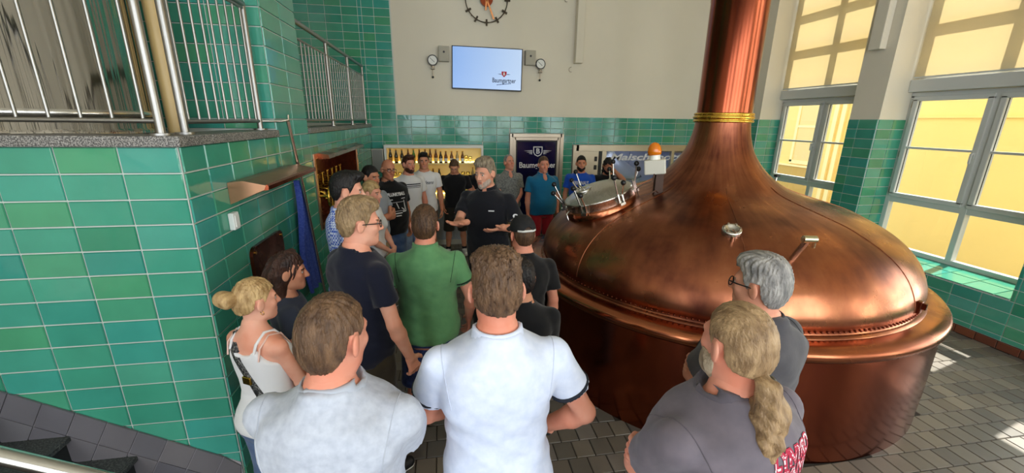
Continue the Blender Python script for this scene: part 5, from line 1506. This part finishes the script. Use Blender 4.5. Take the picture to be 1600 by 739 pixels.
DARKOL = cloth('dark_olive', (40, 36, 28), 0.2); NAVYC = cloth('navy', (18, 22, 40), 0.15); BLK = cloth('black', (17, 17, 20), 0.2); WHT = cloth('white', (226, 226, 228), 0.05)
PW = mat('print_pale', (214, 214, 216), 0.8); PDK = mat('print_dark', (26, 30, 40), 0.8)

# 3 man in the light grey T-shirt, bottom left
p = Person(3, 1.93, (-0.37, 1.20), 8, 'man in a light grey T-shirt with cropped brown hair at the bottom left', SK['pink'], sw=1.06, girth=1.02, head=(22, 6, 0), arms=('crossed', 'crossed'))
p.build_body(0.0045); p.top(cloth('heather_grey', (190, 196, 208), 0.14, (170, 176, 190), 40, bscale=7), hem=0.86, sleeve=0.66, ease=0.022, loose=0.012, neck=(0.084, 0.056), fold=0.005, band=cloth('heather_band', (178, 184, 196)), seam=cloth('heather_band', ()), crease=0.9); p.bottoms(JEANS, 0.10, name='jeans'); p.shoes(SHOEB, SOLEW); p.hair(HL, 'short', nape=-0.085, fade=0.004, h=0.0045)
# 21 man in the white polo
p = Person(21, 1.99, (0.18, 1.37), 2, 'man in a white polo shirt with dark cuff stripes seen from behind', SK['pink'], sw=1.04, girth=1.0, head=(-2, 4, 0), arms=('belly', ((.52, -.10, 1.15), (.195, .14, .99), (-.8, .5, -.1), (0, -1, 0))))
p.build_body(0.0045); p.top(cloth('white_polo', (214, 222, 240), 0.05, (200, 210, 232), 30, bscale=7), hem=0.84, sleeve=0.55, ease=0.020, loose=0.010, fold=0.004, name='polo_shirt', collar=cloth('white_polo', ()), cuff=PDK, seam=cloth('white_seam', (190, 198, 218)), crease=0.9); p.bottoms(NAVYC, 0.50); p.shoes(SHOEW, SOLEW)
p.hair(HL, 'messy', vol=0.0, nape=-0.062, fade=0.006, rough=0.0035, h=0.0045)
mb = MB(); mb.torus((0, 0, 0), 0.068*p.S, 0.0022*p.S, n=28, m=6); c = p.L([0, -0.016, 1.492])*p.S; mb.V = [v+Vector(c)+Vector((0, 0, -v.y*0.35)) for v in mb.V]; mb.build_local('necklace', BLACK, p.root)
el, w, d, n = p.arm[1]; fd = Vector(w-el).normalized(); mb = MB(); mb.torus((0, 0, 0), 0.036*p.S, 0.006*p.S, M=fd.to_track_quat('Z', 'Y').to_matrix().to_4x4(), n=20, m=6); cc = Vector((w-np.array(fd)*0.03)*p.S); mb.V = [v+cc for v in mb.V]; mb.build_local('bracelet', BLACK, p.root)
# 23 man with the ponytail
p = Person(23, 1.955, (0.86, 0.96), -14, 'man with a long blond ponytail and a grey band T-shirt at the bottom right', SK['pink'], sw=1.10, girth=1.06, head=(6, 0, 0), headscale=0.92, arms=('crossed', 'crossed'))
p.build_body(0.0045); p.top(cloth('washed_grey', (108, 100, 108), 0.12, (96, 90, 98), 20, bscale=7), hem=0.84, sleeve=0.64, ease=0.022, loose=0.012, fold=0.005, neck=(0.084, 0.056), band=cloth('washed_band', (92, 86, 94)), seam=cloth('washed_band', ()), crease=0.8); p.bottoms(JEANS, 0.10, name='jeans'); p.shoes(SHOEB, SOLEB)
p.hair(HGB, 'ponytail', front=0.066, nape=-0.055, side=-0.005, rough=0.0012, h=0.0045); p.beard(hairmat('grey_beard', (186, 170, 146), (130, 110, 86)), 0.012, rough=0.0025)
PRW = mat('print_white_grey', (206, 206, 210), 0.8); PRR = mat('print_crimson', (168, 34, 62), 0.8)
PB = (0.050, -0.15); PN = (0.12, -1, 0.35)
for mt_, bo in ((PRR, 0.006), (PRW, 0.0005)):
    p.print_on('LYNYRD', 0.062, (PB[0]-0.005, PB[1], 1.412), PN, mt_, width=0.17, bold=bo); p.print_on('SKYNYRD', 0.072, (PB[0], PB[1], 1.352), PN, mt_, width=0.20, bold=bo)
# 22 grey haired man with glasses
p = Person(22, 1.88, (1.41, 1.50), -16, 'grey haired man with black glasses and a dark grey polo beside the kettle', SK['grey'], sw=1.10, girth=1.12, belly=0.03, head=(-14, 2, 0), arms=('crossed', 'crossed'))
p.build_body(0.0045); p.top(cloth('charcoal', (80, 78, 82), 0.12, (68, 66, 70), 12, bscale=7), hem=0.84, sleeve=0.70, ease=0.020, loose=0.012, name='polo_shirt', collar=cloth('charcoal_dark', (36, 38, 44)), seam=cloth('charcoal_dark', ()), crease=0.8); p.bottoms(NAVYC, 0.10, name='trousers'); p.shoes(SHOEB, SOLEB); p.hair(HG, 'messy', vol=0.006, nape=-0.085, rough=0.002, h=0.0045); p.glasses(BLACK)
# 1 blonde woman with the bun
p = Person(1, 1.66, (-0.99, 2.12), 28, 'blonde woman with a hair bun and a white tank top beside the tiled corner', SK['fair'], 'f', head=(22, 2, 0), arms=('clasp', 'clasp'))
p.build_body(0.005); 
lo, hi = p.box_for(0.86, 1.50, False); F = Field(lo, hi, 0.010)
F.add(p.torso(0.010, 0.014, 0.85, 1.54, 0.01), 0.0, 0.1)
for sg in (-1, 1): F.add(ell(p.L([sg*.070, .088, 1.285]), (.068, .062, .068)), 0.04)
F.noise(0.003, 16, 4); F.clip(lambda X, Y, Z: np.maximum(Z-np.interp(np.abs(X)+0*Y, [0, .05, .085, .12, .16], [1.375, 1.385, 1.42, 1.36, 1.31]), 0.88-Z))
p.topo = p.garment('tank_top', F, WHT)
for sg in (-1, 1):
    mb = MB(); q = [p.L(a)*p.S for a in ((sg*.085, -.106, 1.40), (sg*.088, -.088, 1.447), (sg*.088, -.03, 1.492), (sg*.088, .03, 1.478), (sg*.086, .09, 1.40), (sg*.084, .12, 1.35))]
    mb.tube(q, 0.008*p.S, 8); mb.build_local('shoulder_strap', WHT, p.root)
    mb = MB(); q = [p.L(a)*p.S for a in ((sg*.112, -.108, 1.36), (sg*.116, -.092, 1.43), (sg*.116, -.03, 1.480), (sg*.112, .05, 1.455), (sg*.10, .11, 1.36))]
    mb.tube(q, 0.005*p.S, 6); mb.build_local('bra_strap', mat('pale_pink', (226, 190, 178), 0.7), p.root)
STRAP = mat('black_strap', (34, 34, 36), 0.6, var=0.9, vscale=90, col2=(120, 120, 116), thr=(0.5, 0.6))
g = p.topo.data; bvh = BVHTree.FromPolygons([w.co for w in g.vertices], [tuple(q.vertices) for q in g.polygons])
V = []; Fs = []
for k in range(25):
    t_ = k/24
    a = p.L([-.090+.20*t_, -.30, 1.485-.46*t_])*p.S
    for sg in (-1, 1):
        q = Vector(a)+Vector((sg*.021, 0, sg*.010))
        h_ = bvh.ray_cast(q, Vector((0, 1, 0)))
        y = h_[0].y if h_[0] else -0.085*p.S
        if t_ < 0.22: y = min(y, (-.105+.13*(0.22-t_))*p.S) if t_ > 0.1 else (-.080+.30*(0.1-t_))*p.S
        V.append(Vector((q.x, y-0.006, q.z))); V.append(Vector((q.x, y-0.001, q.z)))
for k in range(24):
    b_ = 4*k; Fs += [(b_, b_+2, b_+6, b_+4), (b_+1, b_+5, b_+7, b_+3), (b_, b_+4, b_+5, b_+1), (b_+2, b_+3, b_+7, b_+6)]
mb = MB(); mb._add(V, Fs, True); mb.build_local('bag_strap', STRAP, p.root)
mb = MB(); c = V[4*13]; mb.box(c.x-0.012, c.x+0.040, c.y-0.012, c.y+0.002, c.z-0.02, c.z+0.022, bev=0.003); mb.build_local('strap_buckle', BRASS, p.root)
mb = MB(); mb.torus(tuple(p.H((.084, -.004, -.048))*p.S), 0.011, 0.0018, M=Matrix.Rotation(PI/2, 4, 'X'), n=16, m=6); mb.build_local('earring', BRASS, p.root)
p.bottoms(JEANS, 0.10, waist=1.04, name='jeans'); p.shoes(SHOEW, SOLEW); p.hair(HY, 'bun', front=0.058, nape=-0.055, side=-0.005, rough=0.0025)
# 2 brunette woman
p = Person(2, 1.66, (-0.98, 2.55), 70, 'brunette woman with long wavy hair and a dark grey T-shirt', SK['warm'], 'f', head=(8, 4, 0), arms=('down', 'down'))
p.build_body(0.005); p.top(cloth('slate', (52, 58, 74), 0.15), hem=0.86, sleeve=0.5, ease=0.012); p.bottoms(JEANS, 0.10, waist=1.04, name='jeans'); p.shoes(SHOEB, SOLEW); p.hair(HBR, 'long', vol=0.006, front=0.060, rough=0.003)
# 4 young man with glasses, navy T-shirt
p = Person(4, 1.99, (-0.53, 2.50), 48, 'young fair haired man with glasses, dark navy T-shirt and leather shorts', SK['fair'], sw=1.0, girth=0.98, head=(24, 4, 0), arms=('down', ((.34, -.06, 1.15), (.27, .10, .90), (.05, .3, -1), (-1, 0, 0))))
p.build_body(0.005); p.top(NAVYC, hem=0.86, sleeve=0.58, ease=0.018, loose=0.006, crease=0.8); b = p.bottoms(cloth('leather_shorts', (44, 36, 24), 0.25, (60, 52, 34), 8, rough=0.6), 0.54); p.shoes(SHOEB, SOLEW); p.socks(WHT, 0.2); p.hair(HS, 'messy', vol=0.004, nape=-0.075, fade=0.003, rough=0.003); p.glasses(BLACK)
# 5 young man dark hair, check shirt
CHK = bpy.data.materials.new('blue_check'); CHK.use_nodes = True
nt = CHK.node_tree; ck_ = nt.nodes.new('ShaderNodeTexChecker'); ck_.inputs['Scale'].default_value = 60; ck_.inputs['Color1'].default_value = srgb(60, 92, 190); ck_.inputs['Color2'].default_value = srgb(214, 222, 240)
tc_ = nt.nodes.new('ShaderNodeTexCoord'); nt.links.new(tc_.outputs['Object'], ck_.inputs['Vector']); nt.links.new(ck_.outputs[0], nt.nodes['Principled BSDF'].inputs['Base Color']); nt.nodes['Principled BSDF'].inputs['Roughness'].default_value = 0.85
p = Person(5, 2.04, (-0.79, 3.42), 72, 'young man with black hair and a blue checked shirt', SK['fair'], head=(12, 6, 0), arms=('down', 'down'), res=1.15)
p.build_body(0.0055); p.top(CHK, hem=0.84, sleeve=0.66, name='check_shirt', collar=CHK); p.bottoms(DARKOL, 0.50); p.shoes(SHOEB, SOLEW); p.hair(HD, 'quiff', vol=0.006, nape=-0.075, fade=0.003)
# 6 blonde woman
p = Person(6, 1.78, (-0.82, 4.75), 105, 'blonde woman in a white top and patterned trousers', SK['fair'], 'f', head=(8, 6, 0), arms=('clasp', 'clasp'), res=1.25)
p.build_body(0.006); p.top(WHT, hem=0.90, sleeve=0.3, ease=0.012, neck=(0.10, 0.08)); p.bottoms(cloth('patterned', (196, 190, 178), 0.6, (116, 104, 92), 40), 0.10, waist=1.04, width=0.04, name='trousers'); p.shoes(SHOEW, SOLEW); p.hair(HY, 'short', vol=0.004, front=0.06, nape=-0.085, side=-0.02)
# 7 man grey tee arms crossed
p = Person(7, 1.90, (-0.90, 5.25), 128, 'man with folded arms, light grey T-shirt and beige shorts', SK['tan'], sw=1.05, girth=1.06, belly=0.02, head=(-4, 6, 0), arms=('crossed', 'crossed'), res=1.25)
p.build_body(0.006); p.top(cloth('ash_grey', (150, 156, 166), 0.1), hem=0.86, sleeve=0.6); p.bottoms(KHAKI, 0.44); p.shoes(SHOEG, SOLEW); p.hair(HD, 'short', fade=0.005, nape=-0.075)
# 8 bald man with printed black T-shirt
p = Person(8, 1.92, (-0.76, 5.86), 142, 'bald man with glasses and a black T-shirt with a white printed drawing', SK['tan'], sw=1.12, girth=1.16, belly=0.05, head=(6, 4, -4), arms=('down', 'down'), res=1.25)
p.build_body(0.006); p.top(BLK, hem=0.82, sleeve=0.70, ease=0.024, loose=0.02); p.bottoms(JEANS, 0.46); p.shoes(SHOEG, SOLEW); p.socks(WHT, 0.16); p.glasses(BLACK)
p.print_on('FLUNKYBALL', 0.055, (0.0, 0.2, 1.355), (0, 1, 0), PW, width=0.25, bold=0.003)
def print_shape(polys):
    me = bpy.data.meshes.new('shirt_print'); V = []; F = []
    for q in polys: F.append(tuple(range(len(V), len(V)+len(q)))); V += [(a, b, 0) for a, b in q]
    me.from_pydata(V, [], F); return me
def bar_(x0, y0, x1, y1, w=0.005):
    d = Vector((x1-x0, y1-y0)).normalized(); n = Vector((-d.y, d.x))*w/2
    return [(x0+n.x, y0+n.y), (x0-n.x, y0-n.y), (x1-n.x, y1-n.y), (x1+n.x, y1+n.y)]
S8 = [bar_(-.10, .06, .10, .06), bar_(-.10, -.06, .10, -.06), bar_(-.10, -.06, -.10, .06), bar_(.10, -.06, .10, .06), bar_(-.13, -.06, -.11, .09, .012), bar_(.12, -.07, .10, .08, .012), bar_(-.02, .05, .01, -.03, .012), bar_(.05, -.02, .09, -.055, .012), bar_(-.14, .10, -.07, .10, .012), bar_(.06, .105, .13, .105, .012), bar_(-.06, -.09, .05, -.09, .014), bar_(.06, -.075, .12, -.075, .014), bar_(-.05, -.125, .03, -.125, .014)]
p.print_on('', 0.1, (0.0, 0.2, 1.20), (0, 1, 0), PW, me=print_shape(S8))
# 9 white T-shirt with dark stripes
p = Person(9, 1.90, (-0.55, 6.75), 150, 'man with auburn hair and beard, white T-shirt with dark chest stripes', SK['pink'], sw=1.05, head=(-8, 2, 0), arms=('down', 'down'), res=1.3)
p.build_body(0.0065); p.top(WHT, hem=0.82, sleeve=0.62, loose=0.01); p.bottoms(JEANL, 0.10, name='jeans'); p.shoes(SHOEB, SOLEW); p.hair(HR, 'quiff', fade=0.003); p.beard(HR, 0.006)
p.print_on('', 0.1, (0.0, 0.2, 1.33), (0, 1, 0), PDK, me=print_shape([bar_(-.13+.26*k/10, y, -.13+.26*(k+1)/10, y, w) for y, w in ((.04, .016), (.012, .012), (-.012, .008)) for k in range(10)]))
# 10 white T-shirt with script lettering
p = Person(10, 1.92, (-0.32, 7.10), 178, 'tall man with dark hair and a white T-shirt with a script logo', SK['warm'], sw=1.02, head=(-4, 4, 0), arms=('down', 'down'), res=1.3)
p.build_body(0.0065); p.top(WHT, hem=0.86, sleeve=0.60); p.bottoms(cloth('brown_shorts', (92, 76, 58), 0.3, (60, 50, 40), 20), 0.50); p.shoes(SHOEB, SOLEW); p.hair(HD, 'quiff', fade=0.002)
p.print_on('Pepe Jeans', 0.075, (0.0, 0.2, 1.33), (0, 1, 0), PDK, width=0.27, shear=0.35, bold=0.001)
# 11 man looking down
p = Person(11, 1.80, (0.20, 7.45), 182, 'man in a black T-shirt looking down with both hands in his pockets', SK['warm'], sw=1.12, girth=1.02, head=(4, 32, 0), arms=('pocket', 'pocket'), res=1.3, feet=0.15)
p.build_body(0.0065); p.top(BLK, hem=0.90, sleeve=0.62, loose=0.01); p.bottoms(DARKOL, 0.46, width=0.03); p.socks(SHOEB, 0.15); p.shoes(SHOEW, SOLEW); p.hair(HB, 'short', fade=0.004)
# 12 man behind the guide
p = Person(12, 1.78, (0.68, 7.62), 192, 'man in a black top and light jeans mostly hidden behind the guide', SK['warm'], head=(0, 4, 0), arms=('crossed', 'crossed'), res=1.35)
p.build_body(0.007); p.top(BLK, hem=0.88, sleeve=0.6); p.bottoms(JEANL, 0.10, name='jeans'); p.shoes(SHOEB, SOLEW); p.hair(HB, 'short')
# 13 the guide
p = Person(13, 2.07, (0.47, 4.35), 205, 'grey haired guide in a black polo shirt gesturing with open hands', SK['grey'], sw=1.08, girth=1.06, belly=0.02, head=(14, 8, 0), lean=(0, 0.06), curl=0.10,
           arms=(((.36, .05, 1.15), (.22, .30, 1.22), (-.14, .20, -.03), (-.45, 0, .8)), ((.34, .10, 1.10), (.07, .41, 1.27), (.13, .16, 0.0), (-.2, -.1, 1))))
p.build_body(0.005); p.top(cloth('black_polo', (20, 21, 28), 0.15), hem=0.86, sleeve=0.66, loose=0.010, name='polo_shirt', collar=cloth('black_polo', ())); p.bottoms(cloth('black_trousers', (14, 14, 17), 0.2), 0.08, name='trousers'); p.shoes(SHOEB, SOLEB)
p.hair(hairmat('salt', (160, 146, 124), (104, 92, 76)), 'messy', vol=0.004, front=0.068, nape=-0.078, rough=0.003); p.beard(hairmat('white_stubble', (196, 178, 164), (160, 140, 126)), 0.0025)
p.print_on('', 0.1, (-0.235, 0.06, 1.275), (-0.70, 0.70, 0.1), PW, me=print_shape([[(.026*math.cos(a*PI/8), .026*math.sin(a*PI/8)), (.013*math.cos(a*PI/8), .013*math.sin(a*PI/8)), (.013*math.cos((a+1)*PI/8), .013*math.sin((a+1)*PI/8)), (.026*math.cos((a+1)*PI/8), .026*math.sin((a+1)*PI/8))] for a in range(16)]+[bar_(-.03, -.045, .03, -.045, .010)]))
p.print_on('', 0.1, (-0.09, 0.2, 1.33), (0, 1, 0), PW, me=print_shape([bar_(-.03, 0, .03, 0, .012)]))
# 14 bald man patterned shirt
p = Person(14, 1.86, (1.16, 7.25), 170, 'older bald man in a grey patterned short sleeved shirt', SK['pink'], girth=1.06, belly=0.03, head=(-10, -12, 0), arms=('clasp', 'clasp'), res=1.3)
p.build_body(0.0065); p.top(cloth('grey_pattern', (92, 92, 90), 0.7, (150, 150, 144), 46), hem=0.84, sleeve=0.68, loose=0.012, vneck=0.05, name='patterned_shirt', collar=cloth('grey_pattern', ())); p.bottoms(KHAKI, 0.46); p.shoes(SHOEG, SOLEW); p.hair(HG, 'short', front=0.20, side=-0.012, nape=-0.07, fade=0.004)
# 15 teal polo, red shorts
p = Person(15, 1.88, (1.66, 6.75), 172, 'broad man in a teal blue polo shirt and red shorts', SK['pink'], sw=1.12, girth=1.16, belly=0.06, head=(6, 2, 0), arms=('down', 'down'), res=1.3, feet=0.14)
p.build_body(0.0065); p.top(cloth('teal_polo', (24, 108, 150), 0.12), hem=0.86, sleeve=0.66, loose=0.012, vneck=0.05, name='polo_shirt', collar=cloth('teal_polo', ())); p.bottoms(cloth('red_shorts', (168, 30, 44), 0.15), 0.50); p.shoes(cloth('striped_shoe', (210, 208, 200), 0.8, (60, 58, 56), 30), SOLEW); p.hair(HL, 'short', front=0.075, fade=0.005)
# 16 blue T-shirt
p = Person(16, 1.86, (2.44, 7.10), 196, 'bearded man in a bright blue T-shirt with white lettering', SK['warm'], sw=1.06, girth=1.06, head=(-4, 2, 0), arms=('down', 'down'), res=1.3)
p.build_body(0.0065); p.top(cloth('royal_blue', (30, 84, 196), 0.12), hem=0.86, sleeve=0.64, loose=0.01); p.bottoms(DARKOL, 0.50); p.shoes(SHOEB, SOLEW); p.hair(HD, 'short', fade=0.003); p.beard(HD, 0.006)
p.print_on('ORIGINALS', 0.085, (0.0, 0.2, 1.335), (0, 1, 0), PW, width=0.27, bold=0.003); p.print_on('', 0.1, (0, 0.2, 1.24), (0, 1, 0), PDK, me=print_shape([bar_(-.11, -.01, .11, .0, .03), bar_(-.06, .02, .06, .025, .03), bar_(-.09, -.03, -.05, -.03, .03), bar_(.05, -.03, .09, -.03, .03)]))
# 17 man with hand on his forehead
p = Person(17, 1.83, (2.93, 7.05), 205, 'man with long dark hair and beard holding a hand to his forehead', SK['tan'], sw=1.04, head=(-4, 16, 0), arms=(((.45, .15, 1.22), (.10, .20, 1.60), (-.9, -.1, .4), (0, -1, 0)), 'down'), res=1.3)
p.build_body(0.0065); p.top(BLK, hem=0.86, sleeve=0.64); p.bottoms(JEANS, 0.10, name='jeans'); p.shoes(SHOEB, SOLEB); p.hair(HD, 'long', vol=0.006, front=0.06); p.beard(HD, 0.012)
p.print_on('', 0.1, (0.0, 0.2, 1.30), (0, 1, 0), mat('print_rose', (170, 84, 90), 0.8), me=print_shape([bar_(-.12, .0, .12, .01, .02), bar_(-.10, -.03, .10, -.025, .018), bar_(-.06, .03, .08, .034, .014)]))
# 18 man with the cap
p = Person(18, 1.78, (0.56, 2.80), -4, 'man in a black baseball cap and black T-shirt seen from behind', SK['pink'], sw=1.04, head=(-8, 6, 0), arms=('down', 'down'))
p.build_body(0.005); p.top(BLK, hem=0.84, sleeve=0.64, loose=0.01); p.bottoms(JEANS, 0.10, name='jeans'); p.shoes(SHOEB, SOLEW); p.hair(HB, 'short', fade=0.006, vol=-0.002)
F = Field(p.hc-.19, p.hc+.19, 0.0055); F.add(ell(p.H((0, -.012, .042)), (.092, .114, .108), p.R), 0.0)
X, Y, Z = F.ax[0][:, None, None], F.ax[1][None, :, None], F.ax[2][None, None, :]
x, y, z = X-p.hc[0], Y-p.hc[1], Z-p.hc[2]; hx, hy, hz = [(p.R[0][i]*x+p.R[1][i]*y+p.R[2][i]*z) for i in range(3)]
F.F = np.maximum(F.F, (0.034+0.10*hy*0-hz)); F.F = np.maximum(F.F, 0.030-np.sqrt(hx**2+(hz-.040)**2)*1.0+np.where(hy > 0, -1.0, 0.0))
brim = np.maximum(np.abs(hz-.040-.5*hx*hx*-4)-.005, np.maximum(np.sqrt((hx/.085)**2+((hy-.07)/.115)**2)*.09-.09, .05-hy)); F.F = np.minimum(F.F, brim)
cap = p.garment('cap', F, mat('black_canvas', (18, 18, 20), 0.8, bump=0.2, bscale=60))
F = Field(p.hc-.19, p.hc+.19, 0.0055); F.add(ell(p.H((0, -.012, .042)), (.094, .116, .108), p.R), 0.0); F.F = np.maximum(F.F, np.maximum(np.abs(hz-.042)-.008, hy+.085)); p.garment('cap_strap', F, mat('light_strap', (196, 196, 192), 0.6), cap)
# 19 man behind the white polo
p = Person(19, 1.70, (0.42, 2.14), 4, 'dark haired man in a black T-shirt half hidden behind the white polo shirt', SK['tan'], sw=1.02, head=(-12, 8, 0), arms=('clasp', 'clasp'))
p.build_body(0.005); p.top(BLK, hem=0.90, sleeve=0.60, loose=0.006); p.bottoms(KHAKI, 0.50); p.shoes(SHOEB, SOLEW); p.hair(HD, 'short', vol=0.006, nape=-0.08, rough=0.003)
# 20 man in the green polo
p = Person(20, 1.88, (-0.14, 2.80), 4, 'man in a green polo shirt and dark blue patterned shorts seen from behind', SK['pink'], sw=1.08, girth=1.08, belly=0.02, head=(6, 4, 0), arms=(((.36, -.08, 1.15), (.275, .12, .92), (0, .4, -1), (-1, 0, 0)), ((.36, -.08, 1.15), (.275, .12, .92), (0, .4, -1), (-1, 0, 0))), feet=0.13)
GRN = cloth('green_polo', (96, 146, 98), 0.10, (84, 132, 88), 14, bscale=8)
p.build_body(0.005); p.top(GRN, hem=0.87, sleeve=0.56, ease=0.018, loose=0.010, name='polo_shirt', collar=GRN, cuff=cloth('dark_green', (20, 44, 30)), trim=cloth('dark_green', ()), seam=cloth('dark_green', ()), crease=0.8); p.bottoms(cloth('blue_print', (26, 40, 84), 0.5, (52, 70, 124), 30), 0.48, width=0.03); p.socks(SHOEB, 0.14); p.shoes(SHOEG, SOLEW); p.hair(HB, 'short', nape=-0.09, vol=0.003, rough=0.0025)
